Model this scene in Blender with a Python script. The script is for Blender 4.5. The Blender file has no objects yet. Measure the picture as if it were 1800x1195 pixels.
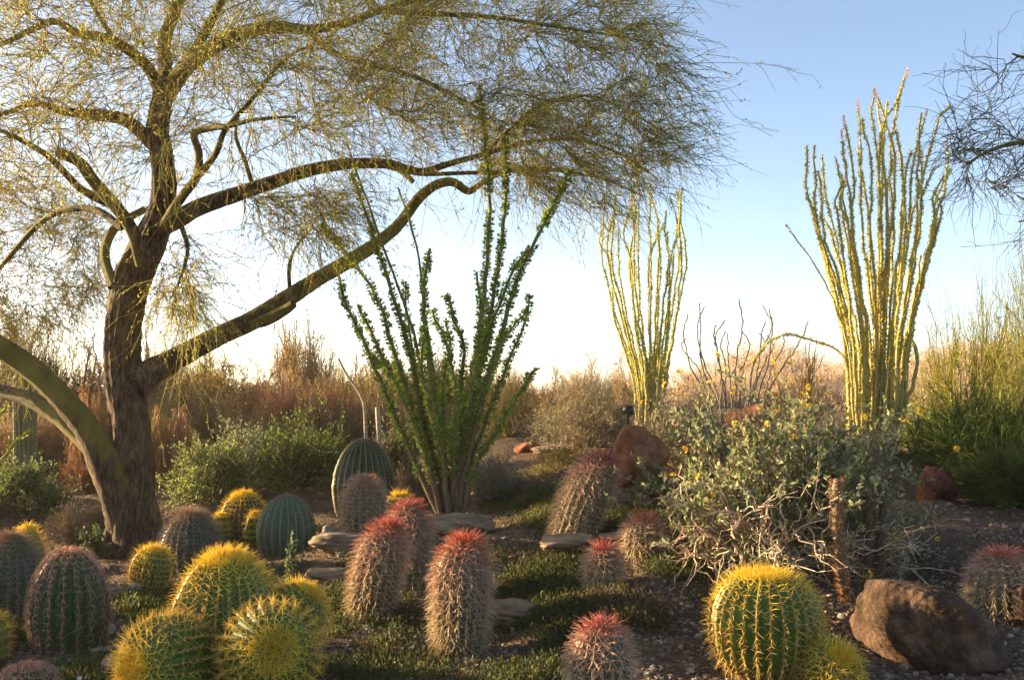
import bpy, math, random
import numpy as np
from mathutils import Vector

# ---------------------------------------------------------------- camera, sky, sun, exposure
S = bpy.context.scene
COL = S.collection
F = 1750.0; HZ = 690.0; CAMZ = 1.5          # focal length in photo pixels, horizon row, eye height
cam = bpy.data.cameras.new('camera'); cam_o = bpy.data.objects.new('camera', cam); COL.objects.link(cam_o)
cam_o.location = (0, 0, CAMZ); cam_o.rotation_euler = (math.radians(90), 0, 0)
cam.sensor_width = 36.0; cam.lens = 36.0 * F / 1800.0
cam.shift_y = (HZ - 597.5) / 1800.0
cam.clip_start = 0.05; cam.clip_end = 3000
cam.dof.use_dof = True; cam.dof.focus_distance = 6.6; cam.dof.aperture_fstop = 10
S.camera = cam_o

SUN_AZ, SUN_EL = math.radians(-72), math.radians(12.0)
wld = bpy.data.worlds.new('World'); S.world = wld; wld.use_nodes = True
nt = wld.node_tree; bg = nt.nodes['Background']
sky = nt.nodes.new('ShaderNodeTexSky'); sky.sky_type = 'NISHITA'; sky.sun_disc = False
sky.sun_elevation = SUN_EL; sky.sun_rotation = SUN_AZ
sky.air_density = 0.7; sky.dust_density = 3.0; sky.ozone_density = 0.5; sky.altitude = 1500
bg.inputs[1].default_value = 0.095; tint = nt.nodes.new('ShaderNodeVectorMath'); tint.operation = 'MULTIPLY'; tint.inputs[1].default_value = (1.03, .985, .93)      # even white balance of the whole sky
nt.links.new(sky.outputs[0], tint.inputs[0]); nt.links.new(tint.outputs[0], bg.inputs[0])
sl = bpy.data.lights.new('sun', 'SUN'); sl.energy = 5.0; sl.angle = math.radians(0.6); sl.color = (1.0, 0.72, 0.40)
so = bpy.data.objects.new('sun', sl); COL.objects.link(so)
sd = Vector((math.sin(SUN_AZ) * math.cos(SUN_EL), math.cos(SUN_AZ) * math.cos(SUN_EL), math.sin(SUN_EL)))
so.rotation_euler = sd.to_track_quat('Z', 'Y').to_euler(); so.location = sd * 60
S.view_settings.view_transform = 'Standard'; S.view_settings.look = 'None'
S.view_settings.exposure = 2.1; S.view_settings.gamma = 1.0; S.view_settings.use_curve_mapping = False
S.render.engine = 'CYCLES'
try:
    S.cycles.max_bounces = 5; S.cycles.diffuse_bounces = 3; S.cycles.transmission_bounces = 3; S.cycles.transparent_max_bounces = 4
except Exception: pass

# ---------------------------------------------------------------- helpers
R = np.random.default_rng(11)
def nrm(a): return a / np.maximum(np.linalg.norm(a, axis=-1, keepdims=True), 1e-9)
def W(px, py, Y): return np.array([(px - 900.0) / F * Y, Y, CAMZ + (HZ - py) / F * Y])
def lerp(a, b, t): return np.asarray(a, float) * (1 - t) + np.asarray(b, float) * t

class MB:
    """collects vertices, quads and a colour per vertex; build() links them as one mesh object"""
    def __init__(s): s.v = []; s.q = []; s.c = []; s.n = 0
    def add(s, v, q, c):
        v = np.asarray(v, float).reshape(-1, 3); c = np.asarray(c, float)
        if c.ndim == 1: c = np.broadcast_to(c, v.shape)
        s.v.append(v); s.q.append(np.asarray(q, np.int64) + s.n); s.c.append(c.reshape(-1, 3)); s.n += len(v); return s
    def build(s, name, mat, parent=None, base=None, smooth=True, kind=None):
        v = np.concatenate(s.v); q = np.concatenate(s.q); c = np.concatenate(s.c)
        if base is not None: v = v - np.asarray(base, float)
        me = bpy.data.meshes.new(name)
        me.vertices.add(len(v)); me.vertices.foreach_set('co', v.astype(np.float32).ravel())
        me.loops.add(q.size); me.loops.foreach_set('vertex_index', q.astype(np.int32).ravel())
        me.polygons.add(len(q)); me.polygons.foreach_set('loop_start', (np.arange(len(q)) * 4).astype(np.int32))
        me.polygons.foreach_set('use_smooth', np.full(len(q), smooth))
        me.update(calc_edges=True)
        a = me.color_attributes.new('Col', 'FLOAT_COLOR', 'POINT')
        a.data.foreach_set('color', np.concatenate([c, np.ones((len(c), 1))], 1).astype(np.float32).ravel())
        me.materials.append(mat)
        o = bpy.data.objects.new(name, me); COL.objects.link(o)
        if parent is not None: o.parent = parent
        if kind: o['kind'] = kind
        return o

def tubes(P, Rr, sides=3, col=(.2, .2, .2), mb=None, cap=False, wob=0.0):
    """P (N,K,3) polylines, Rr (N,K) radii -> tubes"""
    P = np.asarray(P, float); N, K, _ = P.shape
    Rr = np.broadcast_to(np.asarray(Rr, float), (N, K))
    T = nrm(np.gradient(P, axis=1))
    m = nrm(P[:, -1] - P[:, 0]); ref = np.where(np.abs(m[:, 2:3]) > .75, np.array([[1., 0.13, 0]]), np.array([[0.11, 0, 1.]]))
    u = nrm(np.cross(T, ref[:, None, :])); v = np.cross(T, u)
    an = np.arange(sides) * 2 * math.pi / sides
    rr = Rr[..., None]
    if wob > 0: rr = rr * (1 + wob * R.standard_normal((N, K, sides)))
    else: rr = np.broadcast_to(rr, (N, K, sides))
    ring = P[:, :, None, :] + rr[..., None] * (np.cos(an)[None, None, :, None] * u[:, :, None, :] + np.sin(an)[None, None, :, None] * v[:, :, None, :])
    base = (np.arange(N) * K * sides)[:, None, None]; k = np.arange(K - 1)[None, :, None] * sides; j = np.arange(sides)[None, None, :]; j2 = (j + 1) % sides
    q = np.stack([base + k + j, base + k + j2, base + k + sides + j2, base + k + sides + j], -1).reshape(-1, 4)
    col = np.asarray(col, float)
    if col.ndim == 1: c = np.broadcast_to(col, (N, K, sides, 3))
    elif col.ndim == 2: c = np.broadcast_to(col[:, None, None, :], (N, K, sides, 3))
    else: c = np.broadcast_to(col[:, :, None, :], (N, K, sides, 3))
    mb = mb or MB(); mb.add(ring.reshape(-1, 3), q, c.reshape(-1, 3))
    return mb

def leaves(pos, d, L, Wd, col, mb=None, fold=.25, rng=R):
    """diamond leaves folded along the midrib: base, left, tip, right"""
    pos = np.asarray(pos, float); n = len(pos); d = nrm(d)
    s = nrm(np.cross(d, nrm(rng.standard_normal((n, 3))))); up = np.cross(s, d)
    L = np.broadcast_to(np.asarray(L, float), (n,))[:, None]; Wd = np.broadcast_to(np.asarray(Wd, float), (n,))[:, None]
    mid = pos + d * L * .5 + up * Wd * fold
    v = np.stack([pos, mid + s * Wd * .5, pos + d * L - up * Wd * fold * .5, mid - s * Wd * .5], 1)
    q = np.arange(n * 4).reshape(n, 4)
    col = np.asarray(col, float)
    c = np.broadcast_to(col[:, None, :] if col.ndim == 2 else col, (n, 4, 3))
    mb = mb or MB(); mb.add(v, q, c.reshape(-1, 3)); return mb

def varied(base, n, amt=.25, rng=R, hue=.08):
    b = np.asarray(base, float)[None, :]
    return np.clip(b * (1 + amt * rng.standard_normal((n, 1))) * (1 + hue * rng.standard_normal((n, 3))), .004, 1)

def resample(pts, K, rad=None):
    p = np.asarray(pts, float)
    # Catmull-Rom smoothing, then even spacing
    q = np.vstack([2 * p[0] - p[1], p, 2 * p[-1] - p[-2]]); out = []; ro = []
    r = np.asarray(rad, float) if rad is not None else np.ones(len(p))
    for i in range(len(p) - 1):
        a, b, c, d = q[i:i + 4]
        for t in np.linspace(0, 1, 9)[:-1]:
            out.append(.5 * ((2 * b) + (c - a) * t + (2 * a - 5 * b + 4 * c - d) * t * t + (3 * b - a - 3 * c + d) * t ** 3)); ro.append(r[i] * (1 - t) + r[i + 1] * t)
    out.append(p[-1]); ro.append(r[-1]); out = np.array(out); ro = np.array(ro)
    s = np.r_[0, np.cumsum(np.linalg.norm(np.diff(out, axis=0), axis=1))]; u = np.linspace(0, s[-1], K)
    P = np.stack([np.interp(u, s, out[:, k]) for k in range(3)], 1)
    return (P, np.interp(u, s, ro)) if rad is not None else P

def at(P, idx, t):
    K = P.shape[1]; f = np.clip(t, 0, .9999) * (K - 1); i = f.astype(int); w = (f - i)[:, None]
    return P[idx, i] * (1 - w) + P[idx, i + 1] * w, nrm(P[idx, i + 1] - P[idx, i])

def grow(P, n, L, spread=.6, bias=(0, 0, .2), droop=0., K=4, tmin=.25, tmax=1., rng=R, wig=.06):
    """n new twigs starting on the polylines P"""
    idx = rng.integers(0, len(P), n); t = tmin + (tmax - tmin) * rng.random(n)
    p, tg = at(P, idx, t)
    d = nrm(tg + spread * rng.standard_normal((n, 3)) + np.asarray(bias)[None, :])
    Ln = (L[0] + (L[1] - L[0]) * rng.random(n))[:, None, None]
    u = np.linspace(0, 1, K)[None, :, None]
    side = rng.standard_normal((n, 1, 3)) * .18
    Q = p[:, None, :] + Ln * (d[:, None, :] * u + side * u * u + np.array([0, 0, -droop]) * u * u)
    Q[:, 1:] += rng.standard_normal((n, K - 1, 3)) * wig * Ln
    return Q

# ---------------------------------------------------------------- naming helpers
def thing(name, label, cat, loc, group=None):
    o = bpy.data.objects.new(name, None); COL.objects.link(o); o.empty_display_size = .1
    o.location = loc; o['label'] = label; o['category'] = cat
    if group: o['group'] = group
    return o
def tag(o, label, cat, group=None):
    o['label'] = label; o['category'] = cat
    if group: o['group'] = group
    return o

# ---------------------------------------------------------------- materials
def attr_mat(name, rough=.7, trans=0., spec=.3, noise=0., nscale=20., bump=0., bscale=60., tcol=1.25):
    m = bpy.data.materials.new(name); m.use_nodes = True; t = m.node_tree; N = t.nodes; Lk = t.links
    b = N['Principled BSDF']; b.inputs['Roughness'].default_value = rough; b.inputs['Specular IOR Level'].default_value = spec
    a = N.new('ShaderNodeAttribute'); a.attribute_name = 'Col'; c = a.outputs['Color']
    tc = N.new('ShaderNodeTexCoord')
    if noise > 0:
        nz = N.new('ShaderNodeTexNoise'); nz.inputs['Scale'].default_value = nscale; nz.inputs['Detail'].default_value = 5
        Lk.new(tc.outputs['Object'], nz.inputs['Vector'])
        mr = N.new('ShaderNodeMapRange'); mr.inputs[1].default_value = .3; mr.inputs[2].default_value = .7
        mr.inputs[3].default_value = 1 - noise; mr.inputs[4].default_value = 1 + noise
        Lk.new(nz.outputs['Fac'], mr.inputs[0])
        mx = N.new('ShaderNodeVectorMath'); mx.operation = 'SCALE'; Lk.new(c, mx.inputs[0]); Lk.new(mr.outputs[0], mx.inputs['Scale']); c = mx.outputs[0]
    Lk.new(c, b.inputs['Base Color'])
    if bump > 0:
        nb = N.new('ShaderNodeTexNoise'); nb.inputs['Scale'].default_value = bscale; nb.inputs['Detail'].default_value = 6; Lk.new(tc.outputs['Object'], nb.inputs['Vector'])
        bp = N.new('ShaderNodeBump'); bp.inputs['Strength'].default_value = bump; bp.inputs['Distance'].default_value = .01
        Lk.new(nb.outputs['Fac'], bp.inputs['Height']); Lk.new(bp.outputs[0], b.inputs['Normal'])
    if trans > 0:
        tr = N.new('ShaderNodeBsdfTranslucent')
        sc = N.new('ShaderNodeVectorMath'); sc.operation = 'SCALE'; sc.inputs['Scale'].default_value = tcol; Lk.new(c, sc.inputs[0]); Lk.new(sc.outputs[0], tr.inputs['Color'])
        mi = N.new('ShaderNodeMixShader'); mi.inputs[0].default_value = trans; Lk.new(b.outputs[0], mi.inputs[1]); Lk.new(tr.outputs[0], mi.inputs[2])
        Lk.new(mi.outputs[0], N['Material Output'].inputs['Surface'])
    return m

M_LEAF = attr_mat('leaf', .55, .45, .35)
M_DRY = attr_mat('dry_leaf', .8, .35, .15)
M_TWIG = attr_mat('twig', .75, .12, .2)
M_SPINE = attr_mat('spine', .55, .35, .3)
M_CACTUS = attr_mat('cactus_skin', .5, 0, .4, .22, 14, .25, 90)
M_STEM = attr_mat('woody_stem', .85, 0, .2, .35, 40, .6, 70)
M_GRAVEL = attr_mat('gravel', .85, 0, .25, .2, 60, .3, 120)
M_PLAIN = attr_mat('painted', .5, 0, .4)

def bark_mat():
    m = bpy.data.materials.new('palo_verde_bark'); m.use_nodes = True; t = m.node_tree; N = t.nodes; L = t.links
    b = N['Principled BSDF']; b.inputs['Roughness'].default_value = .8; b.inputs['Specular IOR Level'].default_value = .25
    a = N.new('ShaderNodeAttribute'); a.attribute_name = 'Col'      # red: share of rough bark
    sp = N.new('ShaderNodeSeparateColor'); L.new(a.outputs['Color'], sp.inputs[0])
    tc = N.new('ShaderNodeTexCoord')
    mp = N.new('ShaderNodeMapping'); mp.inputs['Scale'].default_value = (1, 1, .2); L.new(tc.outputs['Object'], mp.inputs[0])
    n1 = N.new('ShaderNodeTexNoise'); n1.inputs['Scale'].default_value = 34; n1.inputs['Detail'].default_value = 10; n1.inputs['Roughness'].default_value = .78; L.new(mp.outputs[0], n1.inputs[0])
    n2 = N.new('ShaderNodeTexNoise'); n2.inputs['Scale'].default_value = 5; n2.inputs['Detail'].default_value = 5; L.new(tc.outputs['Object'], n2.inputs[0])
    vo = N.new('ShaderNodeTexVoronoi'); vo.feature = 'DISTANCE_TO_EDGE'; vo.inputs['Scale'].default_value = 20
    dv = N.new('ShaderNodeVectorMath'); dv.operation = 'MULTIPLY_ADD'; dv.inputs[1].default_value = (.16, .16, .22); L.new(n1.outputs['Color'], dv.inputs[0]); L.new(mp.outputs[0], dv.inputs[2]); L.new(dv.outputs[0], vo.inputs[0])
    r1 = N.new('ShaderNodeValToRGB'); e = r1.color_ramp.elements
    e[0].position = .34; e[0].color = (.022, .013, .008, 1); e[1].position = .7; e[1].color = (.40, .26, .145, 1)
    x = r1.color_ramp.elements.new(.5); x.color = (.17, .105, .06, 1); y_ = r1.color_ramp.elements.new(.62); y_.color = (.30, .20, .115, 1); z_ = r1.color_ramp.elements.new(.42); z_.color = (.08, .047, .027, 1)
    ck = N.new('ShaderNodeMapRange'); ck.inputs[1].default_value = 0.; ck.inputs[2].default_value = .22; ck.inputs[3].default_value = -.11; ck.inputs[4].default_value = .03; L.new(vo.outputs['Distance'], ck.inputs[0])
    big = N.new('ShaderNodeMath'); big.operation = 'MULTIPLY_ADD'; L.new(n2.outputs['Fac'], big.inputs[0]); big.inputs[1].default_value = .35; big.inputs[2].default_value = -.175
    s1 = N.new('ShaderNodeMath'); s1.operation = 'ADD'; L.new(n1.outputs['Fac'], s1.inputs[0]); L.new(ck.outputs[0], s1.inputs[1])
    s2 = N.new('ShaderNodeMath'); s2.operation = 'ADD'; L.new(s1.outputs[0], s2.inputs[0]); L.new(big.outputs[0], s2.inputs[1]); L.new(s2.outputs[0], r1.inputs[0])
    r2 = N.new('ShaderNodeValToRGB'); e = r2.color_ramp.elements
    e[0].position = .3; e[0].color = (.15, .125, .022, 1); e[1].position = .75; e[1].color = (.34, .29, .06, 1); L.new(n2.outputs['Fac'], r2.inputs[0])
    # rough bark where (attribute + noise) passes a threshold
    ad = N.new('ShaderNodeMath'); ad.operation = 'ADD'; L.new(sp.outputs[0], ad.inputs[0])
    n3 = N.new('ShaderNodeTexNoise'); n3.inputs['Scale'].default_value = 16; n3.inputs['Detail'].default_value = 9; n3.inputs['Roughness'].default_value = .7; L.new(mp.outputs[0], n3.inputs[0]); L.new(n3.outputs['Fac'], ad.inputs[1])
    mr = N.new('ShaderNodeMapRange'); mr.inputs[1].default_value = .82; mr.inputs[2].default_value = 1.12; L.new(ad.outputs[0], mr.inputs[0])
    mx = N.new('ShaderNodeMix'); mx.data_type = 'RGBA'; L.new(mr.outputs[0], mx.inputs[0]); L.new(r2.outputs[0], mx.inputs[6]); L.new(r1.outputs[0], mx.inputs[7])
    L.new(mx.outputs[2], b.inputs['Base Color'])
    h = N.new('ShaderNodeMath'); h.operation = 'MULTIPLY'; L.new(n1.outputs['Fac'], h.inputs[0]); L.new(mr.outputs[0], h.inputs[1])
    h2 = N.new('ShaderNodeMath'); h2.operation = 'MULTIPLY_ADD'; L.new(vo.outputs['Distance'], h2.inputs[0]); h2.inputs[1].default_value = .6; L.new(h.outputs[0], h2.inputs[2])
    bp = N.new('ShaderNodeBump'); bp.inputs['Strength'].default_value = 1.; bp.inputs['Distance'].default_value = .05; L.new(h2.outputs[0], bp.inputs['Height']); L.new(bp.outputs[0], b.inputs['Normal'])
    return m
M_BARK = bark_mat()

def rock_mat(name, c0, c1, c2, scale=7, layered=False):
    m = bpy.data.materials.new(name); m.use_nodes = True; t = m.node_tree; N = t.nodes; L = t.links
    b = N['Principled BSDF']; b.inputs['Roughness'].default_value = .9; b.inputs['Specular IOR Level'].default_value = .2
    tc = N.new('ShaderNodeTexCoord'); mp = N.new('ShaderNodeMapping'); mp.inputs['Scale'].default_value = (1, 1, 5 if layered else 1); L.new(tc.outputs['Object'], mp.inputs[0])
    n1 = N.new('ShaderNodeTexNoise'); n1.inputs['Scale'].default_value = scale; n1.inputs['Detail'].default_value = 9; n1.inputs['Roughness'].default_value = .68; L.new(mp.outputs[0], n1.inputs[0])
    n2 = N.new('ShaderNodeTexNoise'); n2.inputs['Scale'].default_value = scale * 14; n2.inputs['Detail'].default_value = 4; L.new(mp.outputs[0], n2.inputs[0])
    r = N.new('ShaderNodeValToRGB'); e = r.color_ramp.elements
    e[0].position = .32; e[0].color = (*c0, 1); e[1].position = .7; e[1].color = (*c2, 1); x = r.color_ramp.elements.new(.5); x.color = (*c1, 1)
    mxn = N.new('ShaderNodeMath'); mxn.operation = 'MULTIPLY_ADD'; L.new(n2.outputs['Fac'], mxn.inputs[0]); mxn.inputs[1].default_value = .35; 
    sb = N.new('ShaderNodeMath'); sb.operation = 'SUBTRACT'; L.new(n1.outputs['Fac'], sb.inputs[0]); sb.inputs[1].default_value = .17; L.new(sb.outputs[0], mxn.inputs[2])
    L.new(mxn.outputs[0], r.inputs[0]); L.new(r.outputs[0], b.inputs['Base Color'])
    bp = N.new('ShaderNodeBump'); bp.inputs['Strength'].default_value = .8; bp.inputs['Distance'].default_value = .02; L.new(mxn.outputs[0], bp.inputs['Height']); L.new(bp.outputs[0], b.inputs['Normal'])
    return m
M_ROCKBR = rock_mat('brown_granite', (.013, .009, .006), (.06, .037, .023), (.16, .10, .065))
M_ROCKRED = rock_mat('red_rock', (.09, .03, .015), (.22, .085, .04), (.34, .16, .08))
M_ROCKMAR = rock_mat('maroon_rock', (.03, .012, .008), (.085, .034, .022), (.15, .07, .045))
M_ROCKTAN = rock_mat('layered_sandstone', (.08, .055, .035), (.22, .16, .10), (.38, .30, .20), 5, True)
M_ROCKPALE = rock_mat('pale_stone', (.16, .13, .10), (.32, .28, .22), (.5, .46, .38), 9)

def ground_mat():
    m = bpy.data.materials.new('desert_soil'); m.use_nodes = True; t = m.node_tree; N = t.nodes; L = t.links
    b = N['Principled BSDF']; b.inputs['Roughness'].default_value = .95; b.inputs['Specular IOR Level'].default_value = .15
    tc = N.new('ShaderNodeTexCoord')
    n1 = N.new('ShaderNodeTexNoise'); n1.inputs['Scale'].default_value = 1.3; n1.inputs['Detail'].default_value = 8; L.new(tc.outputs['Object'], n1.inputs[0])
    n2 = N.new('ShaderNodeTexNoise'); n2.inputs['Scale'].default_value = 55; n2.inputs['Detail'].default_value = 6; n2.inputs['Roughness'].default_value = .75; L.new(tc.outputs['Object'], n2.inputs[0])
    r = N.new('ShaderNodeValToRGB'); e = r.color_ramp.elements
    e[0].position = .3; e[0].color = (.075, .05, .033, 1); e[1].position = .7; e[1].color = (.24, .165, .105, 1); L.new(n1.outputs['Fac'], r.inputs[0])
    r2 = N.new('ShaderNodeValToRGB'); e = r2.color_ramp.elements
    e[0].position = .35; e[0].color = (.45, .45, .45, 1); e[1].position = .7; e[1].color = (1.5, 1.45, 1.4, 1); L.new(n2.outputs['Fac'], r2.inputs[0])
    mx = N.new('ShaderNodeMix'); mx.data_type = 'RGBA'; mx.blend_type = 'MULTIPLY'; mx.inputs[0].default_value = 1; L.new(r.outputs[0], mx.inputs[6]); L.new(r2.outputs[0], mx.inputs[7])
    vo = N.new('ShaderNodeTexVoronoi'); vo.inputs['Scale'].default_value = 42; L.new(tc.outputs['Object'], vo.inputs[0])
    L.new(mx.outputs[2], b.inputs['Base Color'])
    h = N.new('ShaderNodeMath'); h.operation = 'SUBTRACT'; L.new(n2.outputs['Fac'], h.inputs[0]); L.new(vo.outputs['Distance'], h.inputs[1])
    bp = N.new('ShaderNodeBump'); bp.inputs['Strength'].default_value = .9; bp.inputs['Distance'].default_value = .02; L.new(h.outputs[0], bp.inputs['Height']); L.new(bp.outputs[0], b.inputs['Normal'])
    return m
M_GROUND = ground_mat()

# ---------------------------------------------------------------- terrain
CTRL = [(1345,1185,5.2),(400,1210,4.9),(800,1140,5.8),(660,1085,6.4),(715,1035,6.9),(120,1130,5.9),(50,1230,4.8),(25,1080,6.6),(335,1000,7.8),
 (255,1035,7.3),(505,970,8.6),(425,955,9.2),(640,900,10.),(640,945,8.4),(700,915,8.7),(795,893,9.2),(815,925,8.4),(1005,940,7.6),(1130,990,6.9),(1060,1050,6.5),
 (890,1090,6.3),(1050,1230,4.6),(1760,1090,5.9),(1640,1180,5.2),(1330,1000,6.9),(1500,1065,6.3),(1110,850,8.8),(920,775,13.),(1030,790,11.5),(1140,740,13.),
 (1530,800,9.5),(1650,890,8.5),(1780,930,7.5),(245,975,8.9),(45,875,11.),(45,860,12.5),(370,880,11.),(530,855,11.5),(450,790,17.),(900,730,20.),(1400,720,22.),
 (1750,800,12.),(100,800,18.),(1050,880,8.2),(950,830,9.9),(600,1190,5.3),(1320,686,32.),(1480,672,34.),(1650,664,34.),(1820,660,34.),(1200,690,30.),(1200,1100,5.8),(140,950,9.5)]
CP = np.array([W(*c) for c in CTRL])
CP = np.vstack([CP, [[x, y, z] for x, y, z in [(-40,60,.9),(0,60,1.0),(40,60,1.0),(-30,20,.3),(30,20,.9),(-12,6,0),(12,6,.4),(0,0,0),(-12,-8,0),(12,-8,0),(0,3,0.02),(-3,2.5,0),(3,2.5,0.03),(-20,40,.6),(20,42,2.0),(12,44,1.8),(0,33,1.05),(-150,200,1.),(150,200,1.),(0,200,1.)]]])
_wv = [(R.standard_normal(2) * s, R.random() * 6.28, a) for s, a in [(1.1, .02), (1.9, .014), (3.3, .01), (6, .006), (9, .005), (15, .004)] for _ in range(3)]
def ground_z(x, y):
    x = np.asarray(x, float); y = np.asarray(y, float); sh = x.shape; x = x.ravel(); y = y.ravel()
    d2 = (x[:, None] - CP[None, :, 0]) ** 2 + (y[:, None] - CP[None, :, 1]) ** 2
    w = 1 / (d2 + .12) ** 1.7
    z = (w * CP[None, :, 2]).sum(1) / w.sum(1)
    for k, ph, a in _wv: z = z + a * np.sin(k[0] * x + k[1] * y + ph)
    return z.reshape(sh)
def gz(x, y): return float(ground_z(np.array([x]), np.array([y]))[0])
def foot(px, Y, sink=0.):
    x = (px - 900.) / F * Y; return np.array([x, Y, gz(x, Y) - sink])

def axis_coords(lo, hi, c0, c1, fine, n_far):
    mid = np.arange(c0, c1, fine)
    a = c0 - (np.geomspace(1, 1 + c0 - lo, n_far)[1:] - 1)[::-1]; b = c1 + (np.geomspace(1, 1 + hi - c1, n_far) - 1)
    return np.r_[a, mid, b]
gx = axis_coords(-600, 600, -6, 6.5, .055, 45); gy = axis_coords(-60, 1500, 3.2, 14, .055, 60)
GX, GY = np.meshgrid(gx, gy); GZ = ground_z(GX, GY)
GZ += R.standard_normal(GZ.shape) * .006 * ((GY > 3) & (GY < 15))
nx, ny = len(gx), len(gy); ii = (np.arange(ny - 1)[:, None] * nx + np.arange(nx - 1)[None, :])
gq = np.stack([ii, ii + 1, ii + 1 + nx, ii + nx], -1).reshape(-1, 4)
g = MB().add(np.stack([GX, GY, GZ], -1).reshape(-1, 3), gq, (.1, .1, .1)).build('ground', M_GROUND, kind='structure')

# ---------------------------------------------------------------- the big palo verde
def depth_path(pts, Y0, Y1, Yb=0.):
    """traced limb: photo positions given a real distance that runs from Y0 to Y1"""
    n = len(pts); out = []
    for i, (px, py) in enumerate(pts):
        t = i / (n - 1); Y = Y0 + (Y1 - Y0) * t + Yb * math.sin(math.pi * t); out.append(W(px, py, Y))
    return np.array(out)
TY = 8.9
def limb_mesh(name, P, r, parent, base, rough, sides=14, K=None, furrow=.05, seed=0, capped=True):
    K = K or max(10, int(np.linalg.norm(np.diff(P, axis=0), axis=1).sum() / .05))
    Q, rr = resample(P, K, r); rg = np.random.default_rng(seed + 5)
    T = nrm(np.gradient(Q, axis=0)); ref = np.array([0.2, 1., 0.1])
    u = nrm(np.cross(T, ref)); v = np.cross(T, u); an = np.arange(sides) * 2 * math.pi / sides
    ph = rg.random(6) * 6.28
    A, Sx = np.meshgrid(an, np.linspace(0, 1, K) * K * .05)
    f = 1 + furrow * (np.sin(3 * A + ph[0] + 1.3 * np.sin(Sx * 2 + ph[1])) + .7 * np.sin(5 * A + ph[2] + Sx * 3) + .6 * np.sin(2 * A + Sx * 6 + ph[3]) + .5 * rg.standard_normal(A.shape))
    if rough > .7: f = f + .055 * np.sin(9 * A + 2.2 * np.sin(Sx * 2.3 + ph[1]) + .6 * np.sin(Sx * 7)) + .04 * np.sin(14 * A + 3 * np.sin(Sx * 3.1 + ph[3])) - .07 * np.exp(-((np.sin(A * .5 + ph[2] + .5 * np.sin(Sx * 1.4))) / .09) ** 2)
    V = Q[:, None, :] + (rr[:, None] * f)[..., None] * (np.cos(A)[..., None] * u[:, None, :] + np.sin(A)[..., None] * v[:, None, :])
    # rough bark winds irregularly round the limb
    rgh = rough + (.75 - rough) * np.clip(1 - Sx / max(.9, .35 * Sx.max()), 0, 1) if rough < .7 else rough
    mask = rgh - (.2 if rough < .7 else .0) + .28 * np.sin(A + ph[4] + 1.1 * Sx + .8 * np.sin(Sx * 1.7 + ph[5])) + .08 * rg.standard_normal(A.shape)
    c = np.stack([mask, mask, mask], -1)
    k = np.arange(K - 1)[:, None] * sides; j = np.arange(sides)[None, :]; j2 = (j + 1) % sides
    q = np.stack([k + j, k + j2, k + sides + j2, k + sides + j], -1).reshape(-1, 4)
    mb = MB().add(V.reshape(-1, 3), q, np.clip(c, 0, 1).reshape(-1, 3))
    if capped:
        e0 = (K - 1) * sides; cap = np.vstack([V[-1], (Q[-1] + T[-1] * rr[-1] * .35)[None]])
        qq = np.array([[j, (j + 1) % sides, sides, sides] for j in range(sides)])
        qq = np.array([[j, (j + 1) % sides, (j + 2) % sides, sides] for j in range(0, sides, 2)])
        mb.add(cap, qq, np.full((sides + 1, 3), .9))
    return mb.build(name, M_BARK, parent, base), Q, rr

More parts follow.
